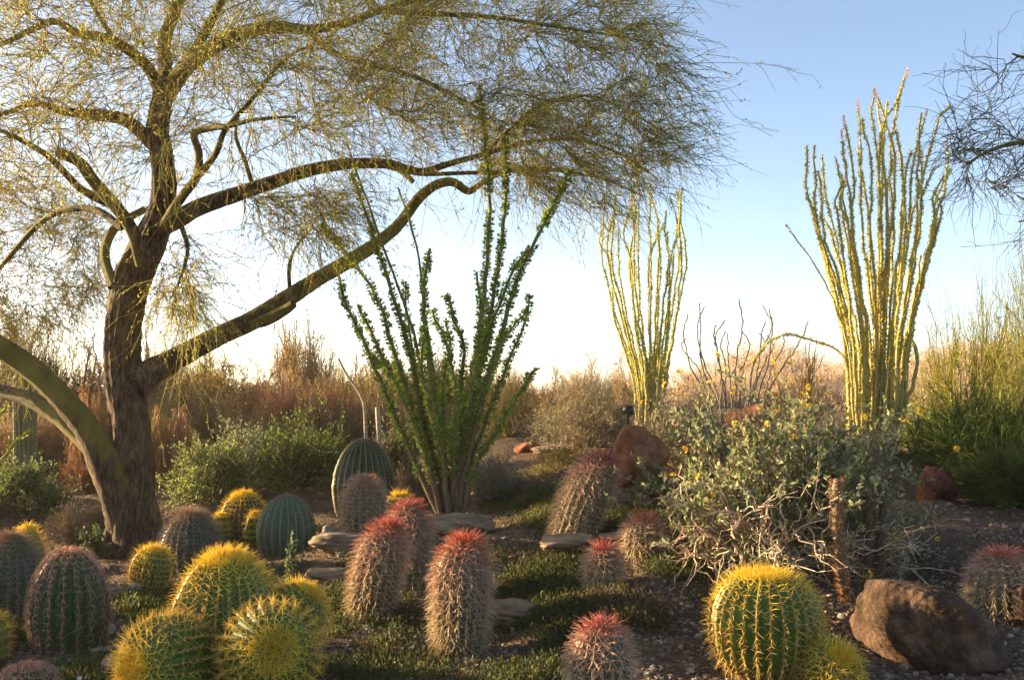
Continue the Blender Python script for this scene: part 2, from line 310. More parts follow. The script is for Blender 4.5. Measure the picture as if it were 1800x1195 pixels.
tb = W(242, 985, TY); tb[2] = gz(tb[0], tb[1]) - .05
tree = thing('palo_verde_tree', 'big spreading palo verde with thick cracked trunk and wide twiggy crown', 'tree', tb)
px2r = lambda d, Y=TY: d * .5 / F * Y
LIMBS = [  # name, points, diameters (photo px), Y start, Y end, roughness
 ('trunk', [(240,1000),(238,950),(232,880),(233,800),(226,720),(217,640),(219,560),(234,485),(262,425),(284,365),(286,290),(277,235),(284,180),(293,140)], [135,98,80,70,66,56,60,62,55,44,39,36,34,32], TY, TY+.2, .78),
 ('stem', [(232,950),(212,880),(188,828),(160,765),(118,710),(62,655),(0,612),(-70,575),(-160,520)], [76,64,54,47,42,38,36,32,24], TY, TY-.5, .5),
 ('stem', [(200,860),(168,795),(112,738),(52,702),(0,688),(-70,665),(-150,640)], [44,38,32,28,26,23,18], TY-.05, TY+.7, .6),
 ('limb', [(232,680),(262,655),(305,632),(380,592),(450,560),(510,522),(560,490),(612,460),(662,428),(702,394),(735,350),(765,326),(795,320),(822,336),(838,328),(870,308),(930,295),(1000,300)], [60,48,40,37,36,33,29,27,25,23,21,19,18,16,13,11,8,5], TY, TY+2.0, .45),
 ('limb', [(285,400),(315,385),(352,364),(420,340),(480,320),(540,300),(610,288),(680,288),(712,296),(745,302),(790,288),(850,272),(930,250),(1010,246),(1090,270),(1150,310)], [34,31,29,27,25,23,21,19,15,14,12,10,8,6,4,3], TY+.1, TY+1.2, .5),
 ('limb', [(290,170),(318,130),(345,105),(385,78),(430,56),(490,48),(545,52),(610,40),(665,20),(730,2),(800,-8)], [30,28,26,24,22,20,16,13,11,9,6], TY+.2, TY-.6, .5),
 ('limb', [(292,165),(290,110),(291,65),(308,20),(322,-30),(330,-90)], [28,25,24,22,18,12], TY+.2, TY+.6, .6),
 ('limb', [(305,140),(345,85),(368,42),(390,0),(410,-50)], [18,17,15,12,8], TY+.2, TY-.3, .3),
 ('limb', [(286,170),(262,122),(222,86),(182,66),(140,60),(98,38),(62,50),(10,75),(-50,95)], [24,21,18,16,13,12,10,8,5], TY+.2, TY-.9, .45),
 ('limb', [(205,78),(178,35),(152,-10),(140,-60)], [10,8,6,4], TY-.2, TY-.3, .3),
 ('limb', [(270,255),(220,212),(162,202),(110,196),(62,182),(15,198),(-40,215)], [26,22,19,14,10,7,4], TY+.2, TY-.4, .65),
 ('cut_limb', [(250,465),(232,405),(197,356),(165,320),(140,286),(100,267)], [24,22,22,20,18,17], TY-.15, TY-.8, .2),
 ('limb', [(200,505),(184,446),(205,398),(255,368)], [20,17,15,13], TY, TY+.5, .2),
 ('limb', [(215,400),(165,368),(105,372),(62,400),(0,470),(-50,520)], [14,13,11,10,8,5], TY+.1, TY+.9, .3),
 ('limb', [(215,370),(150,338),(120,310),(85,275),(40,248),(-20,220)], [14,13,12,10,8,5], TY, TY-1.2, .3),
 ('limb', [(285,400),(318,348),(345,312),(350,270),(341,236),(370,226),(402,222),(450,210),(520,205)], [18,16,14,13,12,10,9,6,3], TY, TY-.9, .6),
 ('limb', [(335,325),(378,272),(396,228),(440,178),(500,105),(560,75)], [12,11,9,7,5,3], TY-.3, TY-1.1, .3),
 ('limb', [(445,330),(430,282),(414,240),(420,200)], [9,8,6,4], TY+.35, TY+.2, .2),
 ('stub', [(425,572),(468,562),(500,545),(516,534)], [26,22,19,15], TY+.45, TY+.3, .2),
 ('stub', [(680,289),(705,300),(726,320)], [17,13,10], TY+.75, TY+.7, .6),
 ('limb', [(705,298),(740,306),(800,305),(880,302),(970,300),(1060,315),(1130,345)], [9,9,8,7,6,4,3], TY+.8, TY+1.6, .3),
 ('limb', [(510,515),(508,470),(520,435),(545,405)], [8,7,5,3], TY+.6, TY+.5, .2),
 ('limb', [(320,400),(330,440),(317,490),(300,525)], [9,7,5,3], TY, TY-.2, .3),
 ('limb', [(545,55),(585,92),(650,112),(740,140),(840,190)], [13,11,9,6,3], TY-.2, TY-1.4, .4),
 ('limb', [(665,20),(760,25),(860,30),(960,45),(1060,60),(1150,75)], [9,8,7,6,4,3], TY-.4, TY+.2, .4),
 ('limb', [(850,272),(900,225),(960,180),(1040,170),(1120,205),(1180,240)], [8,7,6,5,4,3], TY+.9, TY+1.8, .4),
]
nodes_p, nodes_t, nodes_r = [], [], []
for i, (nm, pts, dia, y0, y1, ro) in enumerate(LIMBS):
    P = depth_path(pts, y0, y1)
    ob, Q, rr = limb_mesh(nm, P, np.array(dia) * .5 / F * TY, tree, tb, ro, sides=64 if nm == 'trunk' else 18, seed=i, furrow=.05 if nm in ('trunk', 'stem') else .035)
    if nm in ('cut_limb', 'stub'):
        if nm == 'cut_limb': ob['label'] = 'sawn off green limb with dark end'
        continue
    T = nrm(np.gradient(Q, axis=0)); keep = rr < .12
    nodes_p.append(Q[keep]); nodes_t.append(T[keep]); nodes_r.append(rr[keep])
NP, NT, NR = np.concatenate(nodes_p), np.concatenate(nodes_t), np.concatenate(nodes_r)
# roots flare at the foot
for k, (a, L) in enumerate([(-2.2, .5), (-.9, .45), (.5, .5), (2.4, .4)]):
    p0 = tb + [0, 0, .22]; p1 = tb + [math.cos(a) * L * .6, math.sin(a) * L * .5, .07]; p2 = tb + [math.cos(a) * L, math.sin(a) * L * .8, -.06]
    limb_mesh('root', np.array([p0, p1, p2]), np.array([.17, .1, .04]), tree, tb, .85, sides=12, seed=50 + k)

def in_poly(x, y, poly):
    poly = np.asarray(poly, float); c = np.zeros(len(x), bool); j = len(poly) - 1
    for i in range(len(poly)):
        xi, yi = poly[i]; xj, yj = poly[j]
        c ^= ((yi > y) != (yj > y)) & (x < (xj - xi) * (y - yi) / (yj - yi + 1e-9) + xi); j = i
    return c
def attractors(n, poly, Yc, Ys, rng):
    poly = np.asarray(poly, float); lo, hi = poly.min(0), poly.max(0); out = []
    while len(out) < n:
        x = rng.uniform(lo[0], hi[0], 400); y = rng.uniform(lo[1], hi[1], 400)
        for a, b in zip(x[in_poly(x, y, poly)], y[in_poly(x, y, poly)]):
            out.append(W(a, b, Yc + Ys * (2 * rng.random() - 1)))
    return np.array(out[:n])
def colonize(A, NP, NT, NR, rng, K=7, sag=.12, ext=.35):
    """joins every attractor to the nearest branch node with a curved branch"""
    d0 = np.array([np.min(((NP - a) ** 2).sum(1)) for a in A]); order = np.argsort(d0)
    cap = len(NP) + len(A) * K; BP = np.zeros((cap, 3)); BT = np.zeros((cap, 3)); BR = np.zeros(cap); n = len(NP); BP[:n] = NP; BT[:n] = NT; BR[:n] = NR
    out = []; rads = []
    for i in order:
        a = A[i]; d = a - BP[:n]; L2 = np.sqrt((d ** 2).sum(1)) + 1e-6; cosang = (d * BT[:n]).sum(1) / L2
        j = np.argmin(L2 * (1.6 - .8 * cosang)); L = L2[j]
        p0 = BP[j]; m = p0 + BT[j] * L * .45; u = np.linspace(0, 1, K)[:, None]
        Q = (1 - u) ** 2 * p0 + 2 * u * (1 - u) * m + u * u * a
        Q[1:-1] += rng.standard_normal((K - 2, 3)) * .035 * L; Q[:, 2] -= sag * L * (u[:, 0] ** 2) * .6
        r0 = min(BR[j] * .7, .004 + .010 * L); rr = np.linspace(max(r0, .004), .0028, K)
        out.append(Q); rads.append(rr)
        T = nrm(np.gradient(Q, axis=0)); s = slice(n, n + K - 2); BP[s] = Q[2:]; BT[s] = T[2:]; BR[s] = rr[2:]; n += K - 2
    return np.array(out), np.array(rads)

rt = np.random.default_rng(7)
A = np.vstack([
 attractors(520, [(-120,-120),(700,-120),(760,30),(700,180),(560,230),(430,330),(330,330),(180,330),(60,300),(-120,340)], TY-.2, 2.3, rt),
 attractors(260, [(560,-80),(1100,-80),(1165,20),(1175,130),(1180,205),(1110,190),(1000,170),(860,215),(700,220),(600,160)], TY+.1, 1.7, rt),
 attractors(190, [(800,230),(930,170),(1060,190),(1150,205),(1185,215),(1175,270),(1140,330),(1080,375),(1000,350),(880,310),(800,300)], TY+1.2, 1.0, rt),
 attractors(330, [(-120,330),(60,300),(190,380),(190,470),(140,560),(40,600),(-120,620)], TY+2.0, .6, rt),
 attractors(60, [(400,330),(560,330),(640,330),(580,420),(520,450),(450,420)], TY+.2, .9, rt),
 attractors(40, [(290,400),(345,400),(350,480),(340,560),(290,560),(270,500)], TY, .5, rt),
 attractors(45, [(560,180),(800,150),(850,280),(700,285),(560,290)], TY+.3, 1.1, rt)])
BR, BRr = colonize(A, NP, NT, NR, rt)
cb = tubes(BR, BRr, 5, varied((.20, .165, .045), len(BR), .25, rt)).build('branches', M_TWIG, tree, tb, kind='stuff')
# fine twigs: swept outward, slightly drooping
def twig_set(P, n, L, spread, out_c, outw, droop, K=4, tmin=.2):
    idx = rt.integers(0, len(P), n); t = tmin + (1 - tmin) * rt.random(n); p, tg = at(P, idx, t)
    o = nrm(p - out_c); d = nrm(tg * .9 + outw * o + spread * rt.standard_normal((n, 3)))
    Ln = (L[0] + (L[1] - L[0]) * rt.random(n) ** 1.5)[:, None, None]; u = np.linspace(0, 1, K)[None, :, None]
    Q = p[:, None, :] + Ln * (d[:, None, :] * u + rt.standard_normal((n, 1, 3)) * .22 * u * u + np.array([0, 0, -droop]) * u * u)
    Q[:, 1:] += rt.standard_normal((n, K - 1, 3)) * .045 * Ln
    return Q
cc = W(300, 330, TY)
T1 = twig_set(BR, 8500, (.22, .85), .34, cc, .5, .2, K=5)
T2 = twig_set(T1, 23000, (.10, .42), .40, cc, .3, .2, tmin=.1)
def tw_col(P, n):
    f = np.clip((P[:, 0, 0] + 5) / 7, 0, 1)[:, None]; base = (1 - f) * np.array([.46, .37, .07]) + f * np.array([.20, .205, .05])
    br = (rt.random((n, 1)) < .1); base = np.where(br, np.array([.30, .16, .07]), base)
    return np.clip(base * (1 + .3 * rt.standard_normal((n, 1))), .01, 1)
mb = tubes(T1, np.linspace(.0032, .0016, 5)[None], 3, tw_col(T1, len(T1))); tubes(T2, np.linspace(.0023, .0011, 4)[None], 3, tw_col(T2, len(T2)), mb)
mb.build('twigs', M_TWIG, tree, tb, kind='stuff')
# sparse small leaflets
NLF = 105000; idx = rt.integers(0, len(T2), NLF); p, tg = at(T2, idx, rt.random(NLF))
leaves(p, tg + .8 * rt.standard_normal(p.shape), rt.uniform(.014, .034, NLF), .008, varied((.34, .33, .04), NLF, .3, rt)).build('leaflets', M_LEAF, tree, tb, kind='stuff')

# ---------------------------------------------------------------- neighbouring palo verde whose boughs reach in from the right
def side_tree(name, label, px, Y, limbs, polys, nt1, nt2, colr, seed, group=None, tl=(.15, .5), droop=.15):
    rg = np.random.default_rng(seed); b = foot(px, Y, .05); t = thing(name, label, 'tree', b, group)
    npn, ntn, nrn = [], [], []
    for i, (nm, pts, dia, y0, y1, ro) in enumerate(limbs):
        P = depth_path(pts, y0, y1)
        if i == 0: P[0] = b
        ob, Q, rr = limb_mesh(nm, P, np.array(dia) * .5 / F * Y, t, b, ro, sides=12, seed=seed + i)
        npn.append(Q[3:]); ntn.append(nrm(np.gradient(Q, axis=0))[3:]); nrn.append(rr[3:])
    A = np.vstack([attractors(n, pl, yc, ys, rg) for n, pl, yc, ys in polys])
    B, Br = colonize(A, np.concatenate(npn), np.concatenate(ntn), np.concatenate(nrn), rg)
    tubes(B, Br, 4, varied(colr, len(B), .2, rg)).build('branches', M_TWIG, t, b, kind='stuff')
    t1 = grow(B, nt1, tl, .45, (0, 0, .0), droop, 4, .15, 1, rg); t2 = grow(t1, nt2, (tl[0] * .5, tl[1] * .55), .5, (0, 0, 0), droop, 4, .1, 1, rg)
    m = tubes(t1, np.linspace(.0032, .0018, 4)[None], 3, varied(colr, nt1, .25, rg)); tubes(t2, np.linspace(.0022, .0011, 4)[None], 3, varied(colr, nt2, .25, rg), m)
    m.build('twigs', M_TWIG, t, b, kind='stuff')
    return t
side_tree('palo_verde_tree', 'bare palo verde whose grey twiggy boughs reach over the tall yellow ocotillo', 2030, 7.2,
 [('trunk', [(2030,1000),(2035,800),(2020,600),(2025,420),(2050,250),(2062,60),(2050,-90),(2070,-220)], [90,75,60,48,38,26,15,5], 7.2, 7.2, .7),
  ('limb', [(2030,430),(1960,330),(1880,255),(1800,250),(1740,265),(1690,295)], [22,17,12,8,6,3], 7.2, 6.9, .3),
  ('limb', [(2040,330),(1960,210),(1880,140),(1820,110),(1780,95)], [18,13,9,6,3], 7.2, 6.6, .3),
  ('limb', [(2050,250),(2120,150),(2200,90),(2290,70)], [22,16,10,4], 7.2, 7.6, .3), ('limb', [(2025,430),(2110,340),(2200,300),(2300,300)], [22,16,10,4], 7.2, 6.9, .3), ('limb', [(2058,90),(1990,0),(1930,-70),(1880,-110)], [16,12,8,4], 7.2, 7.0, .3),
  ('limb', [(2025,520),(1960,450),(1890,400),(1830,385),(1790,390)], [14,11,8,5,3], 7.2, 7.5, .3)],
 [(55, [(1660,130),(1760,80),(1850,60),(1950,80),(1950,420),(1790,400),(1690,360),(1680,300),(1640,230)], 6.9, .5), (30, [(1640,240),(1800,200),(1850,330),(1700,330)], 6.9, .3), (70, [(1850,-220),(2300,-220),(2350,420),(1900,450)], 7.2, 1.2)],
 820, 1400, (.17, .17, .13), 21, tl=(.14, .5), droop=.08)

# ---------------------------------------------------------------- ocotillos
def ocotillo(name, label, px, Y, stems, leafcol, barkcol, leaf_n, leaf_len, r0, r1, seed, leaf_from=.2, tight=.4, flowers=None, group=None, bare=()):
    rg = np.random.default_rng(seed); b = foot(px, Y, .03); t = thing(name, label, 'ocotillo', b, group)
    for i, s in enumerate(stems):
        pts = np.array(s[0], float); y0 = Y + rg.normal() * .05; y1 = Y + s[1]
        P = depth_path(pts, y0, y1); P[0, 2] = gz(P[0, 0], P[0, 1]) - .04 if len(s) < 3 else P[0, 2]
        K = 26; P = resample(P, K); P[2:] += rg.normal(0, .006, (K - 2, 3)); sc = s[2] if len(s) > 2 else 1.
        L = np.linalg.norm(np.diff(P, axis=0), axis=1).sum()
        f = np.linspace(0, 1, K)[:, None]; cc_ = (1 - f) * np.array(barkcol) + f * (np.array(barkcol) * .6 + np.array(leafcol) * .4)
        mb = tubes(P[None], (np.linspace(r0, r1, K) * sc)[None], 6, cc_[None], wob=.12)
        o = mb.build('stem', M_STEM, t, b)
        n = int(leaf_n * L * (.12 if i in bare else 1)); rows = 5
        lf0 = leaf_from * rg.uniform(.5, 1.3); tt = lf0 + (1 - lf0) * rg.random(n); gp = np.sin(tt * L * 7 + i) + np.sin(tt * L * 17 + 2 * i) + rg.normal(0, .6, n) > -1.1; tt = tt[gp]; n = len(tt); tt = np.clip(tt, 0, 1); tt = np.round(tt * L / .022) * .022 / L + rg.normal(0, .003, n)
        p, tg = at(P[None], np.zeros(n, int), np.clip(tt, 0, 1)); rad = r0 * (1 - tt) + r1 * tt
        ra = nrm(np.cross(tg, nrm(rg.standard_normal((n, 3))))); p = p + ra * rad[:, None] * .8
        leaves(p, ra + tg * tight + .3 * rg.standard_normal((n, 3)), leaf_len * rg.uniform(.6, 1.25, n), leaf_len * .55, varied(leafcol, n, .28, rg, .12), rng=rg).build('leaves', M_LEAF, o, b, kind='stuff')
        # thorns
        nth = int(40 * L); k = rg.random(nth); p, tg = at(P[None], np.zeros(nth, int), k); ra = nrm(np.cross(tg, nrm(rg.standard_normal((nth, 3)))))
        Q = p[:, None, :] + ra[:, None, :] * np.linspace(0, .035, 2)[None, :, None]
        tubes(Q, np.array([[.0016, .0004]]), 3, np.array([.28, .24, .18])).build('thorns', M_SPINE, o, b, kind='stuff')
        if flowers and rg.random() < flowers:
            n = 50; u = rg.random(n); d = nrm(P[-1] - P[-3]); p = P[-1] + d * (u[:, None] * .11 - .01) + rg.normal(0, .005, (n, 3)) * (1.2 - u)[:, None]
            leaves(p, d + .6 * rg.standard_normal((n, 3)), .022, .009, varied((.62, .36, .22), n, .25, rg)).build('flower_spike', M_LEAF, o, b)
    return t
C_ = lambda pts, d, *a: (pts, d, *a)
ocotillo('ocotillo', 'vase shaped ocotillo with dense green leaves behind the pale stone block', 795, 9.2, [
 C_([(775,893),(745,850),(692,725),(640,600),(607,530),(590,470)], .3), C_([(780,893),(770,865),(735,760),(700,640),(660,520),(605,440),(565,395)], -.2),
 C_([(785,893),(775,865),(745,740),(720,620),(690,520),(652,405),(618,305)], .1), C_([(778,893),(748,800),(702,690),(660,600),(630,535)], -.4),
 C_([(788,893),(770,820),(738,680),(716,560),(712,495)], .5, .7), C_([(785,893),(765,780),(735,620),(700,505),(672,430),(640,340),(610,250)], -.1, .7),
 C_([(790,893),(785,860),(765,720),(750,600),(745,505),(757,438)], -.3), C_([(790,893),(780,800),(760,650),(745,540),(738,460),(722,395),(700,330)], .4, .7),
 C_([(795,893),(795,860),(802,720),(816,620),(802,570),(784,518)], .2), C_([(800,893),(810,800),(832,680),(847,560),(857,450),(860,350),(852,250),(841,150)], -.2),
 C_([(802,893),(806,860),(826,730),(852,600),(867,520),(882,430),(889,330),(887,235)], .1), C_([(806,893),(820,820),(850,700),(876,610),(897,530),(922,460),(963,382),(1002,296)], -.3),
 C_([(808,893),(822,830),(862,720),(892,640),(922,570),(932,518)], .4, .8), C_([(810,893),(836,820),(872,755),(907,700),(942,648)], -.5),
 C_([(806,893),(816,820),(852,680),(890,592),(925,545)], .6, .8), C_([(800,893),(812,790),(838,640),(845,540),(838,478)], -.5, .8),
 C_([(796,893),(798,790),(800,680),(782,600),(760,545)], -.6, .8), C_([(792,893),(782,790),(778,690),(790,610),(783,560)], .7, .8),
 C_([(782,893),(756,800),(722,720),(688,660),(664,640)], .7, .8), C_([(804,893),(818,770),(840,690),(872,640),(880,590)], .8, .8),
 C_([(788,893),(776,800),(752,700),(742,640),(748,575)], -.7), C_([(800,893),(806,800),(815,720),(832,650),(870,560),(905,470),(930,440)], -.1, .9),
 C_([(798,893),(802,800),(826,700),(850,640),(862,560),(846,500)], .5, .9), C_([(784,893),(760,820),(716,700),(672,640),(640,620)], .2, .7)],
 (.24, .32, .04), (.14, .10, .065), 330, .043, .028, .014, 31, .2, .3, bare=(5, 7))

rg = np.random.default_rng(77); st = []
for i in range(19):   # middle distance
    f = i / 18; tx = 1058 + 155 * f + rg.normal() * 6; ty = 300 + 110 * rg.random() + 60 * abs(f - .55)
    bx = 1120 + 40 * f; st.append(C_([(bx, 745), (bx + (f - .4) * 20, 660), (lerp(bx, tx, .55) + (f - .5) * 14, 560), (lerp(bx, tx, .85) + (f - .5) * 16 + rg.normal() * 4, 460), (tx + rg.normal() * 5, lerp(460, ty, .5)), (tx + rg.normal() * 6, ty)], rg.normal() * .5))
ocotillo('ocotillo', 'slender golden ocotillo rising behind the grey brittlebush beside dry shrub', 1140, 13., st, (.38, .40, .07), (.32, .28, .11), 220, .026, .019, .009, 32, .15, .8, flowers=.2)
st = []
for i in range(33):   # tall one on the right
    f = (i + .5) / 33; tx = 1408 + 262 * f + rg.normal() * 9; ty = 225 + 130 * rg.random() - 60 * math.exp(-((f - .6) / .3) ** 2) + 30 * (f < .25)
    bx = 1494 + 78 * f + rg.normal() * 4; wx = 1484 + 118 * f + rg.normal() * 4; k = .35 if f < .3 else .6
    st.append(C_([(bx, 805), (lerp(bx, wx, .6), 720), (wx, 610), (lerp(wx, tx, .4), 500), (lerp(wx, tx, .82) + rg.normal() * 4, 395), (tx + rg.normal() * 5, lerp(395, ty, .55)), (tx + rg.normal() * 9, ty)], rg.normal() * .4))
st += [C_([(1510,805),(1500,720),(1492,620),(1470,545),(1440,478),(1392,412)], -.3, .7), C_([(1505,805),(1500,700),(1482,625),(1440,602),(1390,588),(1352,602),(1312,645)], .2, .8),
       C_([(1550,805),(1590,722),(1612,640),(1600,575),(1612,500),(1618,450)], .1, 1.3), C_([(1535,805),(1545,600),(1550,400),(1540,260),(1530,200),(1536,172)], 0), C_([(1540,805),(1555,600),(1560,380),(1548,235),(1570,190),(1590,138)], .1),
       C_([(1545,805),(1570,600),(1600,400),(1632,270),(1650,210),(1670,186)], -.1)]
ocotillo('ocotillo', 'tall crowded yellow green ocotillo standing behind the flowering brittlebush', 1530, 9.5, st, (.49, .46, .075), (.39, .31, .12), 230, .024, .0175, .0085, 33, .06, .75, flowers=.4, bare=(33, 35))
ocotillo('ocotillo', 'young ocotillo wands poking in front of the pale saguaro column', -60, 10.8, [C_([(-58,880),(-45,840),(-5,815),(30,775),(55,755)], -.1), C_([(-62,880),(-40,800),(-10,745),(12,715)], .1), C_([(-60,880),(-80,780),(-60,700),(-70,620)], .2)], (.30, .34, .05), (.2, .2, .07), 200, .035, .02, .011, 35, .1, .5)
# leafless stalks behind
st = []
for i in range(17):
    f = i / 16; bx = 1255 + 75 * f; tx = 1190 + 190 * f + rg.normal() * 16; ty = 525 + 75 * rg.random()
    st.append(C_([(bx, 735), (lerp(bx, tx, .3), 690), (lerp(bx, tx, .65) + rg.normal() * 4, 640), (tx + rg.normal() * 5, lerp(640, ty, .6)), (tx + rg.normal() * 10, ty)], rg.normal() * .5))
ocotillo('ocotillo', 'short leafless ocotillo of grey bare stalks beyond the round red boulder', 1290, 14., st, (.16, .15, .08), (.15, .13, .11), 20, .02, .014, .008, 34)

# ---------------------------------------------------------------- cacti
def profile(kind, Rr, H, n):
    if kind == 'globe':
        th = np.linspace(-1.05, math.pi / 2, 200); e = .82
        r = Rr * np.sign(np.cos(th)) * np.abs(np.cos(th)) ** e; z = np.sign(np.sin(th)) * np.abs(np.sin(th)) ** .9
        z = (z - z[0]) / (1 - z[0]) * H; z = z - .06 * H * np.exp(-(r / (Rr * .3)) ** 2)
    else:
        tc = {'column': max(.3, 1 - 1.45 * Rr / H), 'saguaro': 1 - Rr / H * 1.0, 'egg': .35}[kind]
        t = np.linspace(0, 1, 260); base = .80 + .20 * np.clip(t / .35, 0, 1) ** .7 if kind != 'saguaro' else .92 + .08 * np.clip(t / .3, 0, 1)
        cap = np.where(t > tc, np.sqrt(np.clip(1 - ((t - tc) / (1 - tc)) ** 2.1, 0, 1)), 1)
        r = Rr * base * cap; z = t * H
    s = np.r_[0, np.cumsum(np.hypot(np.diff(r), np.diff(z)))]; u = np.linspace(0, s[-1], n)
    return np.interp(u, s, r), np.interp(u, s, z), s[-1]

STY = {  # ribs, depth, areole spacing, spine length, radial count, centrals, hook
 'golden': dict(ribs=26, dep=.16, sp=.033, L=.050, nrad=4, ncen=2, hook=.15, rad=.0014, body=(.06, .12, .02), ridge=(.30, .20, .06)),
 'red': dict(ribs=20, dep=.12, sp=.034, L=.064, nrad=6, ncen=4, hook=.35, rad=.0018, body=(.08, .085, .045), ridge=(.15, .11, .06)),
 'hook': dict(ribs=17, dep=.24, sp=.040, L=.052, nrad=5, ncen=3, hook=.95, rad=.0019, body=(.03, .075, .018), ridge=(.09, .065, .045)),
 'blue': dict(ribs=20, dep=.15, sp=.03, L=.018, nrad=4, ncen=1, hook=.1, rad=.0010, body=(.05, .105, .06), ridge=(.26, .21, .11)),
 'grey': dict(ribs=22, dep=.12, sp=.030, L=.058, nrad=6, ncen=3, hook=.4, rad=.0015, body=(.04, .06, .028), ridge=(.16, .12, .08)),
 'saguaro': dict(ribs=16, dep=.20, sp=.035, L=.022, nrad=5, ncen=1, hook=0, rad=.0012, body=(.085, .11, .055), ridge=(.24, .22, .12)),
}
def spine_color(style, h, n, rg, tint):
    h = np.clip(h + rg.normal(0, .06, len(h)), 0, 1)[:, None]
    if style == 'golden': c = lerp((.56, .38, .14), (.90, .68, .09), np.clip(h * 1.35, 0, 1))
    elif style == 'red':
        hot = np.array({'red': (.52, .085, .06), 'pink': (.55, .34, .23), 'rose': (.52, .12, .10), 'orange': (.58, .13, .05)}[tint or 'red'])
        k = np.clip((h + rg.normal(0, .07, h.shape) - .76) / .2, 0, 1); mid = np.clip((h - .3) / .35, 0, 1)
        c = lerp((.60, .48, .30), (.64, .45, .32), mid) * (1 - k) + hot * k
    elif style == 'hook': c = lerp((.42, .30, .22), (.58, .36, .26), np.clip(h, 0, 1))
    elif style == 'blue': c = lerp((.34, .28, .17), (.40, .31, .16), h)
    elif style == 'grey': c = lerp((.30, .26, .21), (.42, .28, .17), np.clip((h - .5) * 2, 0, 1))
    else: c = lerp((.36, .33, .24), (.4, .37, .25), h)
    return np.clip(c * (1 + .18 * rg.standard_normal((n, 1))), .01, 1)

